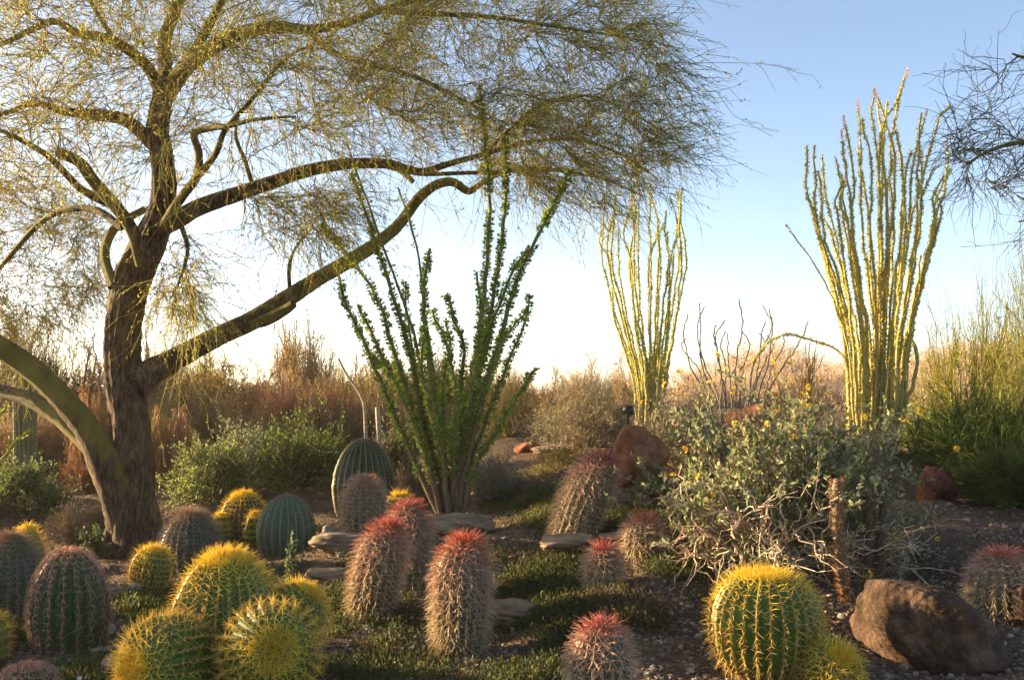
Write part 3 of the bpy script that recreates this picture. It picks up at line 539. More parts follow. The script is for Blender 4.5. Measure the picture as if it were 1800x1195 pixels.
def cactus(name, label, px, Y, wpx, hpx, style, kind='globe', lean=(0., 0.), axis=(0, 0, 1), seed=1, dens=1., tint=None, group=None, cat='cactus', lift=0., pos=None, bend=0., **ov):
    st_ = dict(STY[style]); st_.update(ov); rg = np.random.default_rng(seed)
    b = foot(px, Y, .02) if pos is None else np.array(pos, float); b = b + [0, 0, lift]
    Rr = wpx * .5 / F * Y; H = hpx / F * Y; n = st_['ribs']; M = 44; t = thing(name, label, cat, b, group)
    Rb = Rr / (1 + .0)
    r, z, SL = profile(kind, Rb, H, M)
    ax = nrm(np.array([lean[0], lean[1], 1.]) if axis == (0, 0, 1) else np.array(axis, float))
    bx = np.array([lean[0] / max(1e-6, math.hypot(*lean)), lean[1] / max(1e-6, math.hypot(*lean)), 0]) if (lean[0] or lean[1]) else np.zeros(3)
    e1 = nrm(np.cross(ax, np.array([0.03, 1, 0.02]))); e2 = np.cross(ax, e1)
    if axis != (0, 0, 1): b0 = np.zeros(3)
    def centre(zz): return ax * zz[:, None] + bx * (bend * (zz / H) ** 2 * H)[:, None]
    SUB = 8; nph = n * SUB; ph = np.arange(nph) * 2 * math.pi / nph
    wav = rg.normal(0, .08, 3)
    ridge = 1 - np.abs(np.sin(n * ph / 2)) ** .85                                     # 1 on the rib
    rr = r[:, None] * (1 - st_['dep'] * (1 - ridge)[None, :]) * (1 + .035 * np.sin(ph * 2 + wav[0] * 40)[None, :] + .03 * np.sin(ph[None, :] + 2.2 * z[:, None] / H + wav[1] * 40) + .01 * rg.standard_normal((M, 1)))
    V = centre(z)[:, None, :] + rr[..., None] * (np.cos(ph)[None, :, None] * e1 + np.sin(ph)[None, :, None] * e2)
    k = np.arange(M - 1)[:, None] * nph; j = np.arange(nph)[None, :]; j2 = (j + 1) % nph
    q = np.stack([k + j, k + j2, k + nph + j2, k + nph + j], -1).reshape(-1, 4)
    rm = np.clip((ridge - .72) / .28, 0, 1)[None, :, None] * np.ones((M, 1, 1))
    hh = (z / H)[:, None, None]; cork = np.clip(.22 - hh, 0, .22) / .22
    bc = np.array(st_['body']) * (1 + .12 * rg.standard_normal((M, nph, 1))) * (1 - cork * .8) + np.array((.11, .085, .05)) * cork * .8
    c = bc * (1 - rm) + np.array(st_['ridge']) * rm
    MB().add(V.reshape(-1, 3), q, c.reshape(-1, 3)).build('body', M_CACTUS, t)
    # areoles and spines
    na = max(6, int(SL * .97 / st_['sp'] * dens)); s = np.linspace(.04, .985, na); ss = np.linspace(0, 1, M)
    ra = np.interp(s, ss, r); za = np.interp(s, ss, z); dr = np.gradient(ra); dz = np.gradient(za); ln = np.hypot(dr, dz); dr /= ln; dz /= ln
    kk = np.arange(n) * 2 * math.pi / n
    PH, SA = np.meshgrid(kk, np.arange(na)); PH = PH.ravel(); SA = SA.ravel()
    keep = (ra[SA] * 2 * math.pi / n > .006) | (rg.random(len(SA)) < .35); PH = PH[keep]; SA = SA[keep]
    er = np.cos(PH)[:, None] * e1 + np.sin(PH)[:, None] * e2; et = -np.sin(PH)[:, None] * e1 + np.cos(PH)[:, None] * e2
    Pa = centre(za[SA]) + er * ra[SA][:, None] * 1.0
    Nn = er * dz[SA][:, None] - ax * dr[SA][:, None]; Tg = er * dr[SA][:, None] + ax * dz[SA][:, None]
    h = s[SA]; A_ = len(Pa); sp_ = []; cs = []
    Lb = st_['L'] * (.75 + .35 * h)
    for m in range(st_['nrad'] + st_['ncen']):
        cen = m >= st_['nrad']
        if cen:
            d = Nn * 1.0 + Tg * rg.normal(.0, .35, (A_, 1)) + et * rg.normal(0, .35, (A_, 1)); L = Lb * rg.uniform(.9, 1.35, A_); cur = -Tg * st_['hook'] * .9 - np.array([0, 0, .04]) + et * rg.normal(0, .25, (A_, 1)) - (Nn * .55 if st_['hook'] > .5 else 0)
        else:
            a = 2 * math.pi * (m + .5) / st_['nrad'] + rg.normal(0, .25, A_); d = Nn * rg.uniform(.25, .75, (A_, 1)) + Tg * np.cos(a)[:, None] * .8 + et * np.sin(a)[:, None] * 1.1; L = Lb * rg.uniform(.55, 1.15, A_) * np.where(rg.random(A_) < .12, .35, 1)
            cur = rg.normal(0, .22, (A_, 3)) - Nn * .1
        d = nrm(d); K = 6 if (cen and st_['hook'] > .5) else 3; u = np.linspace(0, 1, K)[None, :, None]
        pw = 4 if K == 6 else 2
        Q = Pa[:, None, :] + L[:, None, None] * (d[:, None, :] * u + cur[:, None, :] * u ** pw)
        rd = st_['rad'] * (1.35 if cen else 1.) * np.linspace(1, .25, K)
        sp_.append((Q, rd, spine_color(style, h, A_, rg, tint)))
    mb = MB()
    for Q, rd, c in sp_: tubes(Q, rd[None], 3, c, mb)
    mb.build('spines', M_SPINE, t, kind='stuff')
    # crown of young spines and wool
    nc = int({'golden': 620, 'red': 70, 'grey': 60}.get(style, 90) * min(1.6, Rr / .2) * dens); top = centre(np.array([H * .99]))[0]; rad = Rr * (.46 if style == 'golden' else .34)
    if style in ('golden', 'red', 'grey', 'hook') and nc > 10:
        a = rg.random(nc) * 6.283; q_ = np.sqrt(rg.random(nc)) * rad; zt = np.interp(q_, r[::-1][:M // 2], z[::-1][:M // 2]) 
        p = centre(zt) + q_[:, None] * (np.cos(a)[:, None] * e1 + np.sin(a)[:, None] * e2)
        d = nrm(ax + (q_ / rad)[:, None] * .8 * (np.cos(a)[:, None] * e1 + np.sin(a)[:, None] * e2) + .25 * rg.standard_normal((nc, 3)))
        L = st_['L'] * rg.uniform(.5, .95, nc) * (.7 if style == 'red' else .8)
        Q = p[:, None, :] + L[:, None, None] * d[:, None, :] * np.linspace(0, 1, 3)[None, :, None]
        col = spine_color(style, np.full(nc, 1.), nc, rg, tint)
        if style == 'golden': col = np.where((q_ < rad * .45)[:, None], col * np.array([1., .78, .6]), col)
        if style == 'hook': col = np.clip(col * np.array([.9, .7, .4]), 0, 1)
        tubes(Q, (st_['rad'] * 1.2 * np.linspace(1, .3, 3))[None], 3, col).build('crown_spines', M_SPINE, t, kind='stuff')
    return t

G1 = None
# golden barrels
cactus('golden_barrel_cactus', 'large golden barrel cactus at the back of the yellow clump, crown upward', 398, 5.15, 200, 258, 'golden', 'egg', seed=101, dens=1.)
def tilted(px, py, Y, wpx, axis): return W(px, py, Y)
def ball(name, label, cx, cy, Y, wpx, axis, seed, **k):
    """globe whose crown points along axis; centre given, foot reaches the soil"""
    ax = nrm(np.array(axis, float)); c = W(cx, cy, Y); H = wpx * .92 / F * Y
    return cactus(name, label, cx, Y, wpx, wpx * .92, 'golden', 'globe', axis=tuple(ax), seed=seed, pos=c - ax * H * .52, **k)
ball('golden_barrel_cactus', 'golden barrel cactus in yellow clump with orange crown tilted away from the big trunk', 477, 1146, 4.72, 172, (.28, -.90, .26), 102)
ball('golden_barrel_cactus', 'golden barrel cactus of the yellow clump with crown tilted toward hooked spined cacti', 292, 1166, 4.78, 168, (-.5, -.85, .06), 103)
ball('golden_barrel_cactus', 'half hidden small golden barrel at the side of the yellow clump', 520, 1075, 5.3, 105, (.5, .1, .8), 104)
cactus('golden_barrel_cactus', 'lone upright golden barrel cactus with broad yellow crown beside the brown boulder', 1345, 5.2, 196, 182, 'golden', 'globe', seed=105, ribs=26)
ball('golden_barrel_cactus', 'small golden barrel pup leaning against the lone upright golden barrel', 1462, 1176, 4.95, 100, (.2, -.6, .65), 106)
cactus('golden_barrel_cactus', 'squat golden barrel cactus nestled beside the dark spiny grey barrel', 256, 7.3, 66, 78, 'golden', 'globe', seed=107, dens=.9, lean=(.25, 0))
cactus('golden_barrel_cactus', 'tiny bright yellow barrel cactus by the ocotillo foot', 703, 8.7, 52, 62, 'golden', 'globe', seed=108, dens=.8)
cactus('golden_barrel_cactus', 'tall dark golden barrel cactus with small pups against green shrubs', 428, 9.2, 88, 98, 'golden', 'egg', seed=109, dens=.8, body=(.035, .05, .02))
cactus('golden_barrel_cactus', 'round yellow pup clinging to the dark golden barrel between two barrels', 447, 8.85, 30, 64, 'golden', 'egg', seed=110, dens=.7)
cactus('golden_barrel_cactus', 'yellow pup on the trunk side of the dark golden barrel', 388, 9.0, 30, 58, 'golden', 'globe', seed=111, dens=.7)
cactus('golden_barrel_cactus', 'golden barrel cactus peeking out behind the grey spined barrel', 48, 7.3, 60, 122, 'golden', 'egg', seed=112, dens=.8)
cactus('golden_barrel_cactus', 'small golden barrel cactus at the foot of the grey spined barrel', -12, 5.6, 50, 92, 'golden', 'egg', seed=113, dens=.8)
# red spined barrels
cactus('barrel_cactus', 'upright columnar barrel cactus with red crown beside the flat layered rock', 806, 5.8, 92, 205, 'red', 'column', seed=121, tint='orange', lean=(.02, 0), bend=.04)
cactus('barrel_cactus', 'leaning red topped barrel cactus in front of a rosier twin', 648, 6.4, 80, 174, 'red', 'column', seed=122, tint='red', lean=(.12, 0), bend=.1)
cactus('barrel_cactus', 'rosy crowned barrel cactus standing behind the leaning red topped one', 718, 6.9, 70, 156, 'red', 'column', seed=123, tint='rose', lean=(.0, .05))
cactus('barrel_cactus', 'fuzzy pinkish tan barrel cactus in front of the big dark ribbed one', 640, 8.4, 76, 106, 'red', 'column', seed=124, tint='pink')
cactus('barrel_cactus', 'tall tan spined barrel cactus leaning toward the red rock', 998, 7.6, 80, 160, 'red', 'column', seed=125, tint='rose', lean=(.28, 0), bend=.14)
cactus('barrel_cactus', 'low round orange red barrel cactus near the brittlebush twigs', 1132, 6.9, 68, 68, 'red', 'globe', seed=126, tint='orange')
cactus('barrel_cactus', 'small bright red crowned barrel cactus rising from grey ground cover', 1060, 6.5, 56, 82, 'red', 'column', seed=127, tint='red')
cactus('barrel_cactus', 'thick grey spined barrel cactus with faded red top on gravel', 1056, 4.6, 104, 156, 'red', 'column', seed=128, tint='rose', L=.055)
cactus('barrel_cactus', 'shaggy grey barrel cactus with rose crown behind the brown boulder', 1760, 5.9, 108, 116, 'red', 'egg', seed=129, tint='rose')
# hooked, grey and smooth barrels
cactus('barrel_cactus', 'deep green barrel cactus with long pale hooked spines along sharp ribs', 122, 5.9, 128, 182, 'hook', 'egg', seed=131)
cactus('barrel_cactus', 'low hooked spine barrel cactus beside the white plant tag', 48, 4.75, 112, 78, 'hook', 'egg', seed=132)
cactus('barrel_cactus', 'round grey spined barrel cactus next to the hooked green one', 18, 6.6, 108, 146, 'grey', 'egg', seed=133, dens=.9)
cactus('barrel_cactus', 'dark grey green spiny barrel cactus beside the trunk and squat golden one', 336, 7.8, 102, 108, 'grey', 'egg', seed=134, body=(.03, .05, .025))
cactus('barrel_cactus', 'smooth blue green barrel cactus with pale rib lines', 504, 8.6, 100, 108, 'blue', 'egg', seed=135)
cactus('barrel_cactus', 'large dark green many ribbed barrel cactus behind the pinkish tan one', 640, 10., 108, 142, 'blue', 'egg', seed=136, ribs=24, body=(.028, .06, .035), dens=.8)
cactus('saguaro_cactus', 'pale green ribbed saguaro column standing behind the leaning stems', 44, 12.5, 40, 215, 'saguaro', 'saguaro', seed=137, dens=.7)
cactus('barrel_cactus', 'small green barrel cactus at the foot of the saguaro', 62, 11., 30, 46, 'blue', 'egg', seed=138, dens=.7, ribs=16)
for i, (px, Y, w, h) in enumerate([(352, 18., 13, 95), (392, 17.5, 14, 105), (372, 19., 11, 70)]):
    cactus('saguaro_cactus', 'slim dark green columnar cactus in the brown thicket', px, Y, w, h, 'saguaro', 'saguaro', seed=140 + i, dens=.4, ribs=10, group='columnar cacti in the brown thicket', body=(.03, .06, .025))

# ---------------------------------------------------------------- rocks
def rock(name, label, px, Y, wpx, hpx, dpx, mat, seed, sink=.25, yaw=0., flat=0., cat='rock', group=None, rough=.16, sub=4, tilt=0.):
    rg = np.random.default_rng(seed); n = 2 ** sub * 2
    # cube sphere
    a = np.linspace(-1, 1, n + 1); U, V = np.meshgrid(a, a); faces = []
    vs = []; qs = []; off = 0
    for ax in range(3):
        for sg in (-1, 1):
            c = [None] * 3; c[ax] = np.full_like(U, sg); c[(ax + 1) % 3] = U * sg; c[(ax + 2) % 3] = V
            p = np.stack(c, -1).reshape(-1, 3); ii = (np.arange(n)[:, None] * (n + 1) + np.arange(n)[None, :]); q = np.stack([ii, ii + 1, ii + n + 2, ii + n + 1], -1).reshape(-1, 4)
            vs.append(p); qs.append(q + off); off += len(p)
    v = np.concatenate(vs); q = np.concatenate(qs)
    key = np.round(v * 1e5).astype(int); _, first, inv = np.unique(key, axis=0, return_index=True, return_inverse=True); v = v[first]; q = inv.ravel()[q]
    sph = nrm(v); v = sph * (1 - flat) + v * flat * .8
    for _ in range(9):     # planar facets
        nn = nrm(rg.standard_normal(3)); d = (v @ nn); lim = rg.uniform(.55, .85); v = v - np.clip(d - lim, 0, None)[:, None] * nn * .85
    f = np.zeros(len(v))
    for k in range(7):
        for _ in range(3):
            w = rg.standard_normal(3) * 1.6 * 1.9 ** k; f += np.sin(v @ w + rg.random() * 6.28) * rough * .45 / 1.85 ** k
    v = v + sph * f[:, None]
    if 'layer' in mat.name: v = v + sph * (np.sin(v[:, 2] * 16 + 2 * np.sin(v[:, 0] * 3))[:, None] * .025)
    sc = np.array([wpx, dpx, hpx]) * .5 / F * Y; v = v * sc
    ct, stt = math.cos(tilt), math.sin(tilt); v = np.stack([v[:, 0] * ct - v[:, 2] * stt, v[:, 1], v[:, 0] * stt + v[:, 2] * ct], 1)
    cy, sy = math.cos(yaw), math.sin(yaw); v = np.stack([v[:, 0] * cy - v[:, 1] * sy, v[:, 0] * sy + v[:, 1] * cy, v[:, 2]], 1)
    b = foot(px, Y); zc = sc[2] * (1 - sink * 2)
    o = MB().add(v + [0, 0, zc], q, (.2, .2, .2)).build(name, mat); o.location = b
    return tag(o, label, cat, group)
rock('boulder', 'big brown granite boulder sloping beside the shaggy rose crowned cactus', 1640, 5.45, 295, 225, 270, M_ROCKBR, 201, .33, .3, .3, rough=.14, tilt=-.5, sub=5)
rock('boulder', 'rust red boulder leaning behind the tall leaning cactus', 1118, 8.9, 112, 120, 110, M_ROCKRED, 202, .16, .2, .1, rough=.1)
rock('boulder', 'round rust red boulder below the leafless grey stalks', 1330, 11., 112, 112, 100, M_ROCKRED, 207, .06, .1, .1, rough=.06)
rock('boulder', 'dark maroon boulder under the green broom shrub', 1648, 8.5, 78, 84, 80, M_ROCKMAR, 204, .2, .3, .1)
rock('boulder', 'brown block of rock half buried beside the rust red boulder', 1078, 8.2, 52, 46, 60, M_ROCKTAN, 205, .2, .3, .3)
rock('rock', 'pale rectangular stone block at the foot of the green ocotillo', 816, 8.3, 126, 50, 60, M_ROCKTAN, 206, .04, .04, .85, rough=.05)
rock('rock', 'flat layered brown rock beside the upright columnar cactus', 895, 6.25, 118, 50, 90, M_ROCKTAN, 207, .2, -.12, .5, rough=.09)
rock('rock', 'thin tan slab lying below the tall leaning cactus', 1000, 7.3, 110, 34, 70, M_ROCKTAN, 208, .15, .1, .6, rough=.08)
rock('rock', 'flat tan slab beside the low round orange red cactus', 1090, 7.4, 90, 26, 60, M_ROCKTAN, 209, .15, -.2, .6, rough=.08)
rock('rock', 'broad flat tan slab below the blue green barrel', 590, 7.9, 110, 40, 80, M_ROCKTAN, 210, .2, .2, .5, rough=.09)
rock('rock', 'flat buff slab between blue green barrel and the leaning red cactus', 568, 7.2, 90, 36, 70, M_ROCKTAN, 211, .2, -.1, .5, rough=.1)
rock('rock', 'small rounded rock at the foot of the dark cholla stems', 1540, 6.1, 40, 34, 40, M_ROCKTAN, 212, .2, .3, .2)
rock('rock', 'dark brown rock at the foot of the shaggy rose crowned cactus', 1806, 5.7, 66, 90, 70, M_ROCKBR, 213, .2, .3, .2)
rock('rock', 'brown slab rock under the hooked barrel cactus', 205, 5.7, 110, 34, 90, M_ROCKTAN, 214, .25, .2, .4)
rock('rock', 'tan rock beside the yellow golden barrel clump', 205, 5.2, 70, 60, 60, M_ROCKTAN, 215, .3, .3, .2)
rock('rock', 'sunlit orange rock on the rise below the dry grey shrub', 930, 11.8, 50, 22, 50, M_ROCKRED, 216, .2, .2, .3)
rock('rock', 'long low sunlit ledge on the rise behind the green ocotillo', 965, 11.2, 70, 18, 50, M_ROCKTAN, 217, .2, -.2, .4)
rock('rock', 'grey flat slab by the trunk foot', 180, 7.0, 90, 30, 70, M_ROCKTAN, 218, .2, .1, .4)
rs = np.random.default_rng(9)
for i, (px, py, w) in enumerate([(190,1115,30),(126,1163,16),(237,1040,26),(580,940,26),(575,1105,14),(700,1120,16),(645,1105,18),(1320,1190,14),(1180,1080,12),(1228,1120,16),(1160,1130,14),(1590,1175,16),(870,1100,14),(900,1108,12),(1480,1085,14),(1440,1060,14),(1700,1000,12),(1620,920,12),(1700,915,14),(1300,1000,10),(1250,1150,18),(980,1100,12),(590,1170,16),(95,1120,14),(820,1160,12),(1580,1120,14),(1215,1180,14),(1730,1165,16),(1770,1180,14),(1560,1190,14)]):
    Y = 5.6
    for _ in range(12):    # walk along the sight line to where it meets the soil
        x = (px - 900.) / F * Y; Y = .5 * Y + .5 * (CAMZ - gz(x, Y)) * F / (py - HZ)
    rock('stone', 'small pale stone lying on the gravel', px, Y, w, w * rs.uniform(.55, .9), w, M_ROCKPALE, 300 + i, .25, rs.random() * 3, .2, cat='stone', group='small pale stones on the gravel', sub=2)

# ---------------------------------------------------------------- gravel, litter and ground cover
def screen_scatter(n, poly, rng, zmax=16.):
    """soil points spread evenly over a patch of the garden as seen in plan, denser close by"""
    poly = np.asarray(poly, float); lo, hi = poly.min(0), poly.max(0); xs = []; ys = []
    x = rng.uniform(lo[0], hi[0], n * 4); y = rng.uniform(lo[1], hi[1], n * 4); k = in_poly(x, y, poly); x = x[k][:n]; y = y[k][:n]
    Y = np.full(len(x), 7.)
    for _ in range(14):
        X = (x - 900) / F * Y; Y = .5 * Y + .5 * np.clip((CAMZ - ground_z(X, Y)) * F / np.maximum(y - HZ, 5), 3.5, zmax)
    X = (x - 900) / F * Y; return X, Y
rq = np.random.default_rng(17)
X, Y = screen_scatter(60000, [(-80, 900), (560, 880), (900, 800), (1100, 800), (1300, 880), (1880, 880), (1880, 1320), (-80, 1320)], rq)
Z = ground_z(X, Y); n = len(X); r = (.0028 + .013 * rq.random(n) ** 4)
cube = np.array([[-1,-1,-1],[1,-1,-1],[1,1,-1],[-1,1,-1],[-1,-1,1],[1,-1,1],[1,1,1],[-1,1,1]], float) * .8
V = cube[None] * (1 + .45 * rq.standard_normal((n, 8, 3)) * .6); V = V * r[:, None, None] * np.array([1, 1, .7]); an = rq.random(n) * 6.28
V = np.stack([V[..., 0] * np.cos(an)[:, None] - V[..., 1] * np.sin(an)[:, None], V[..., 0] * np.sin(an)[:, None] + V[..., 1] * np.cos(an)[:, None], V[..., 2]], -1) + np.stack([X, Y, Z + r * .35], -1)[:, None, :]
fq = np.array([[0,3,2,1],[4,5,6,7],[0,1,5,4],[1,2,6,5],[2,3,7,6],[3,0,4,7]])
q = (np.arange(n) * 8)[:, None, None] + fq[None]
pal = np.array([(.14,.10,.07),(.20,.15,.11),(.26,.21,.155),(.34,.29,.22),(.09,.065,.05)]); cc_ = pal[rq.choice(5, n, p=[.30,.30,.2,.10,.10])] * (1 + .15 * rq.standard_normal((n, 1)))
o = MB().add(V.reshape(-1, 3), q.reshape(-1, 4), np.repeat(cc_, 8, 0)).build('gravel', M_GRAVEL, smooth=False, kind='stuff'); tag(o, 'brown and pale gravel scattered over the bare soil', 'gravel')
# dry twigs and leaf litter
X, Y = screen_scatter(5200, [(-80, 900), (560, 880), (900, 820), (1300, 880), (1880, 880), (1880, 1300), (-80, 1300)], rq); n = len(X)
p = np.stack([X, Y, ground_z(X, Y) + .008], -1); a = rq.random(n) * 6.28; L = rq.uniform(.02, .16, n) * np.where(rq.random(n) < .2, 1.5, .6); u = np.linspace(-.5, .5, 4)
d = np.stack([np.cos(a), np.sin(a), np.zeros(n)], -1); Q = p[:, None, :] + d[:, None, :] * (u[None, :, None] * L[:, None, None]) + rq.normal(0, .06, (n, 4, 3)) * L[:, None, None] * np.array([1, 1, .4]); Q[..., 2] = np.maximum(Q[..., 2], ground_z(Q[..., 0], Q[..., 1]) + .002)
o = tubes(Q, np.array([[.0022, .002, .0018, .001]]), 3, varied((.20, .14, .085), n, .3, rq)).build('dry_litter', M_TWIG, kind='stuff'); tag(o, 'dry twigs and fallen stems littering the soil', 'litter')
# low herb mats
def herb(n_t, poly, hgt, per, colr, rng, rad=.06):
    X, Y = screen_scatter(int(n_t * 1.75), poly, rng); pat = np.sin(X * 5.1 + 1.3 * np.sin(Y * 4)) + np.sin(Y * 6.3 + X * 2.1) + np.sin(X * 11 - Y * 9) * .7 + rng.normal(0, .5, len(X)); X, Y = X[pat > -.1], Y[pat > -.1]
    hs = hgt * rng.uniform(.5, 1.3, len(X))
    X2 = np.repeat(X, per) + rng.normal(0, rad, len(X) * per); Y2 = np.repeat(Y, per) + rng.normal(0, rad, len(X) * per); h = np.repeat(hs, per); m = len(X2)
    z = ground_z(X2, Y2) + h * rng.random(m) ** 1.3 - .005
    d = rng.standard_normal((m, 3)) * .6 + [0, 0, .9]
    tone = np.repeat(np.where(rng.random((len(X), 1)) < .3, np.array([[1.5, 1.05, .75]]), 1.) * (1 + .3 * rng.standard_normal((len(X), 1))), per, 0)
    return np.stack([X2, Y2, z], -1), d, np.clip(varied(colr, m, .25, rng, .12) * tone, .006, 1)
mb = MB()
for (nt_, poly, hg, per, colr) in [
  (520, [(580,1000),(640,960),(760,960),(1010,930),(1240,900),(1260,990),(1110,1010),(980,1010),(1010,1120),(880,1120),(860,1000),(740,1090),(700,1140),(560,1120)], .075, 42, (.075, .09, .032)),
  (260, [(850,850),(1000,850),(1010,900),(930,930),(860,920)], .07, 42, (.085, .10, .03)),
  (240, [(1060,900),(1230,900),(1250,960),(1070,950)], .07, 42, (.085, .10, .032)),
  (230, [(560,1120),(860,1130),(980,1110),(1000,1195),(870,1210),(640,1215),(560,1200)], .07, 42, (.07, .095, .04)),
  (170, [(1110,1010),(1240,1000),(1250,1050),(1150,1060),(1100,1050)], .085, 42, (.065, .10, .025)),
  (140, [(930,1000),(1010,990),(1040,1080),(1000,1150),(940,1130)], .085, 42, (.055, .075, .028)),
  (120, [(170,1040),(290,1050),(290,1085),(180,1080)], .045, 40, (.10, .125, .035)),
  (120, [(-40,1090),(60,1100),(90,1180),(-40,1180)], .05, 40, (.07, .09, .035)),
  (90, [(120,1170),(210,1150),(230,1215),(100,1215)], .06, 40, (.08, .11, .05)),
  (130, [(960,790),(1030,790),(1060,830),(940,840)], .05, 36, (.13, .115, .04)),
  (160, [(1040,1050),(1130,1060),(1160,1110),(1060,1100)], .09, 40, (.10, .095, .06)),
  (120, [(500,1000),(600,990),(640,1060),(580,1110),(500,1060)], .06, 40, (.06, .08, .035))]:
    colr = np.array(colr) * [.78, .80, .58]; p, d, c = herb(nt_, poly, hg, per, colr, rq); leaves(p, d, rq.uniform(.016, .042, len(p)), .0075, c, mb, rng=rq)
o = mb.build('ground_cover', M_LEAF, kind='stuff'); tag(o, 'low green herb mats creeping between the cacti', 'ground cover')

# ---------------------------------------------------------------- shrubs
def skel(rg, n0, n1, n2, l0=(.55, .8), l1=(.25, .45), l2=(.14, .3), spread=.5, up=.25, droop=0., flat=1., K=5, ang=(.05, 1.)):
    a = rg.random(n0) * 6.283; c = rg.uniform(ang[0], ang[1], n0); e = np.arcsin(np.clip(c, 0, 1))
    d = np.stack([np.cos(a) * np.cos(e), np.sin(a) * np.cos(e), np.sin(e)], -1); L = rg.uniform(*l0, n0)[:, None, None]; u = np.linspace(0, 1, K)[None, :, None]
    off = np.stack([np.cos(a), np.sin(a), 0 * a], -1)[:, None, :] * .06 * rg.random((n0, 1, 1))
    P0 = off + L * (d[:, None, :] * u + rg.normal(0, .12, (n0, 1, 3)) * u * u) + rg.normal(0, .025, (n0, K, 3)) * u; P0[..., 2] = np.maximum(P0[..., 2], 0)
    P1 = grow(P0, n1, l1, spread, (0, 0, up), droop, K, .3, 1, rg); P2 = grow(P1, n2, l2, spread, (0, 0, up), droop, 4, .2, 1, rg)
    return P0, P1, P2
def shrub(name, label, px, Y, wpx, hpx, colw, coll=None, nleaf=0, leafL=.02, leafW=.5, n=(26, 260, 1500), seed=1, cat='shrub', group=None, dpx=None, rad=(.008, .004, .002), mleaf=None, sk=None, leaf_tmin=.3, upleaf=.3, leaf_zmin=0.):
    rg = np.random.default_rng(seed); b = foot(px, Y, .01); t = thing(name, label, cat, b, group)
    sc = np.array([wpx * .5, (dpx or wpx) * .5, hpx]) / F * Y
    P0, P1, P2 = skel(rg, *n, **(sk or {}))
    P0, P1, P2 = P0 * sc, P1 * sc, P2 * sc
    for P in (P1, P2): P[..., 2] = np.maximum(P[..., 2], .01)
    mb = tubes(P0, np.linspace(rad[0], rad[0] * .6, P0.shape[1])[None], 4, varied(colw, len(P0), .2, rg)); tubes(P1, np.linspace(rad[1], rad[1] * .6, P1.shape[1])[None], 3, varied(colw, len(P1), .2, rg), mb)
    mb.build('stems', M_TWIG, t, kind='stuff')
    tubes(P2, np.linspace(rad[2], rad[2] * .5, 4)[None], 3, varied(colw, len(P2), .25, rg)).build('twigs', M_TWIG, t, kind='stuff')
    if nleaf:
        i = rg.integers(0, len(P2), nleaf); p, tg = at(P2, i, leaf_tmin + (1 - leaf_tmin) * rg.random(nleaf))
        if leaf_zmin > 0: hk = p[:, 2] / sc[2] + rg.normal(0, .07, nleaf) > leaf_zmin; p, tg, i = p[hk], tg[hk], i[hk]; nleaf = len(p)
        clump = (1 + .22 * rg.standard_normal((len(P2), 1)))[i]
        c = np.clip(varied(coll, nleaf, .22, rg, .1) * clump, .005, 1)
        leaves(p, tg * .6 + [0, 0, upleaf] + .8 * rg.standard_normal(p.shape), leafL * rg.uniform(.6, 1.3, nleaf), leafL * leafW, c, rng=rg).build('leaves', mleaf or M_LEAF, t, kind='stuff')
    return t, (P0, P1, P2), b, sc

# the flowering brittlebush
t, (P0, P1, P2), b, sc = shrub('brittlebush', 'big brittlebush with silvery leaves, yellow daisies and a tangle of bare pale branches', 1378, 7.0, 445, 270, (.22, .17, .105), (.27, .285, .14), 23000, .044, .5, (60, 420, 1900), 401, rad=(.010, .005, .0026), leaf_tmin=.2, leaf_zmin=.31, sk=dict(l0=(.6, .85), spread=.55, up=.3, ang=(.12, 1.)))
rg = np.random.default_rng(402)
D = grow(np.array([resample(W(px, py, Y_) [None] * 0 + np.array([W(1330, 985, 6.9), W(lerp(1330, px, .5), lerp(985, py, .5) + 8, lerp(6.9, Y_, .5)), W(px, py, Y_)]), 7) for px, py, Y_ in
  [(1180,860,6.6),(1230,930,6.4),(1260,850,6.3),(1300,890,6.2),(1400,930,6.2),(1450,960,6.2),(1500,980,6.3),(1560,940,6.4),(1580,980,6.5),(1210,970,6.5),(1440,900,6.2),(1370,960,6.1),(1620,1000,6.5),(1340,900,6.2),(1180,920,6.6),(1290,960,6.2)] for _ in range(2)]), 250, (.12, .42), .6, (0, -.1, .0), .1, 7, .15, 1, rg, .05)
D2 = grow(D, 430, (.06, .22), .7, (0, 0, .05), .1, 5, .2, 1, rg, .06)
mb = tubes(D - b, np.linspace(.0055, .003, 7)[None], 5, varied((.52, .40, .26), len(D), .15, rg)); tubes(D2 - b, np.linspace(.0032, .0014, 5)[None], 4, varied((.52, .40, .26), len(D2), .15, rg), mb)
Db = np.array([resample(np.array([W(1330, 985, 6.9), W(lerp(1330, px, .5), lerp(985, py, .5) + 8, lerp(6.9, Y_, .5)), W(px, py, Y_)]), 7) for px, py, Y_ in
  [(1180,860,6.6),(1230,930,6.4),(1260,850,6.3),(1300,890,6.2),(1400,930,6.2),(1450,960,6.2),(1500,980,6.3),(1560,940,6.4),(1580,980,6.5),(1210,970,6.5),(1440,900,6.2),(1370,960,6.1),(1620,1000,6.5),(1340,900,6.2),(1180,920,6.6),(1290,960,6.2)]])
Db[:, 1:] += rg.normal(0, .02, Db[:, 1:].shape); tubes(Db - b, np.linspace(.010, .005, 7)[None], 6, varied((.48, .37, .24), len(Db), .12, rg), mb)
mb.build('bare_branches', M_STEM, t, kind='stuff')
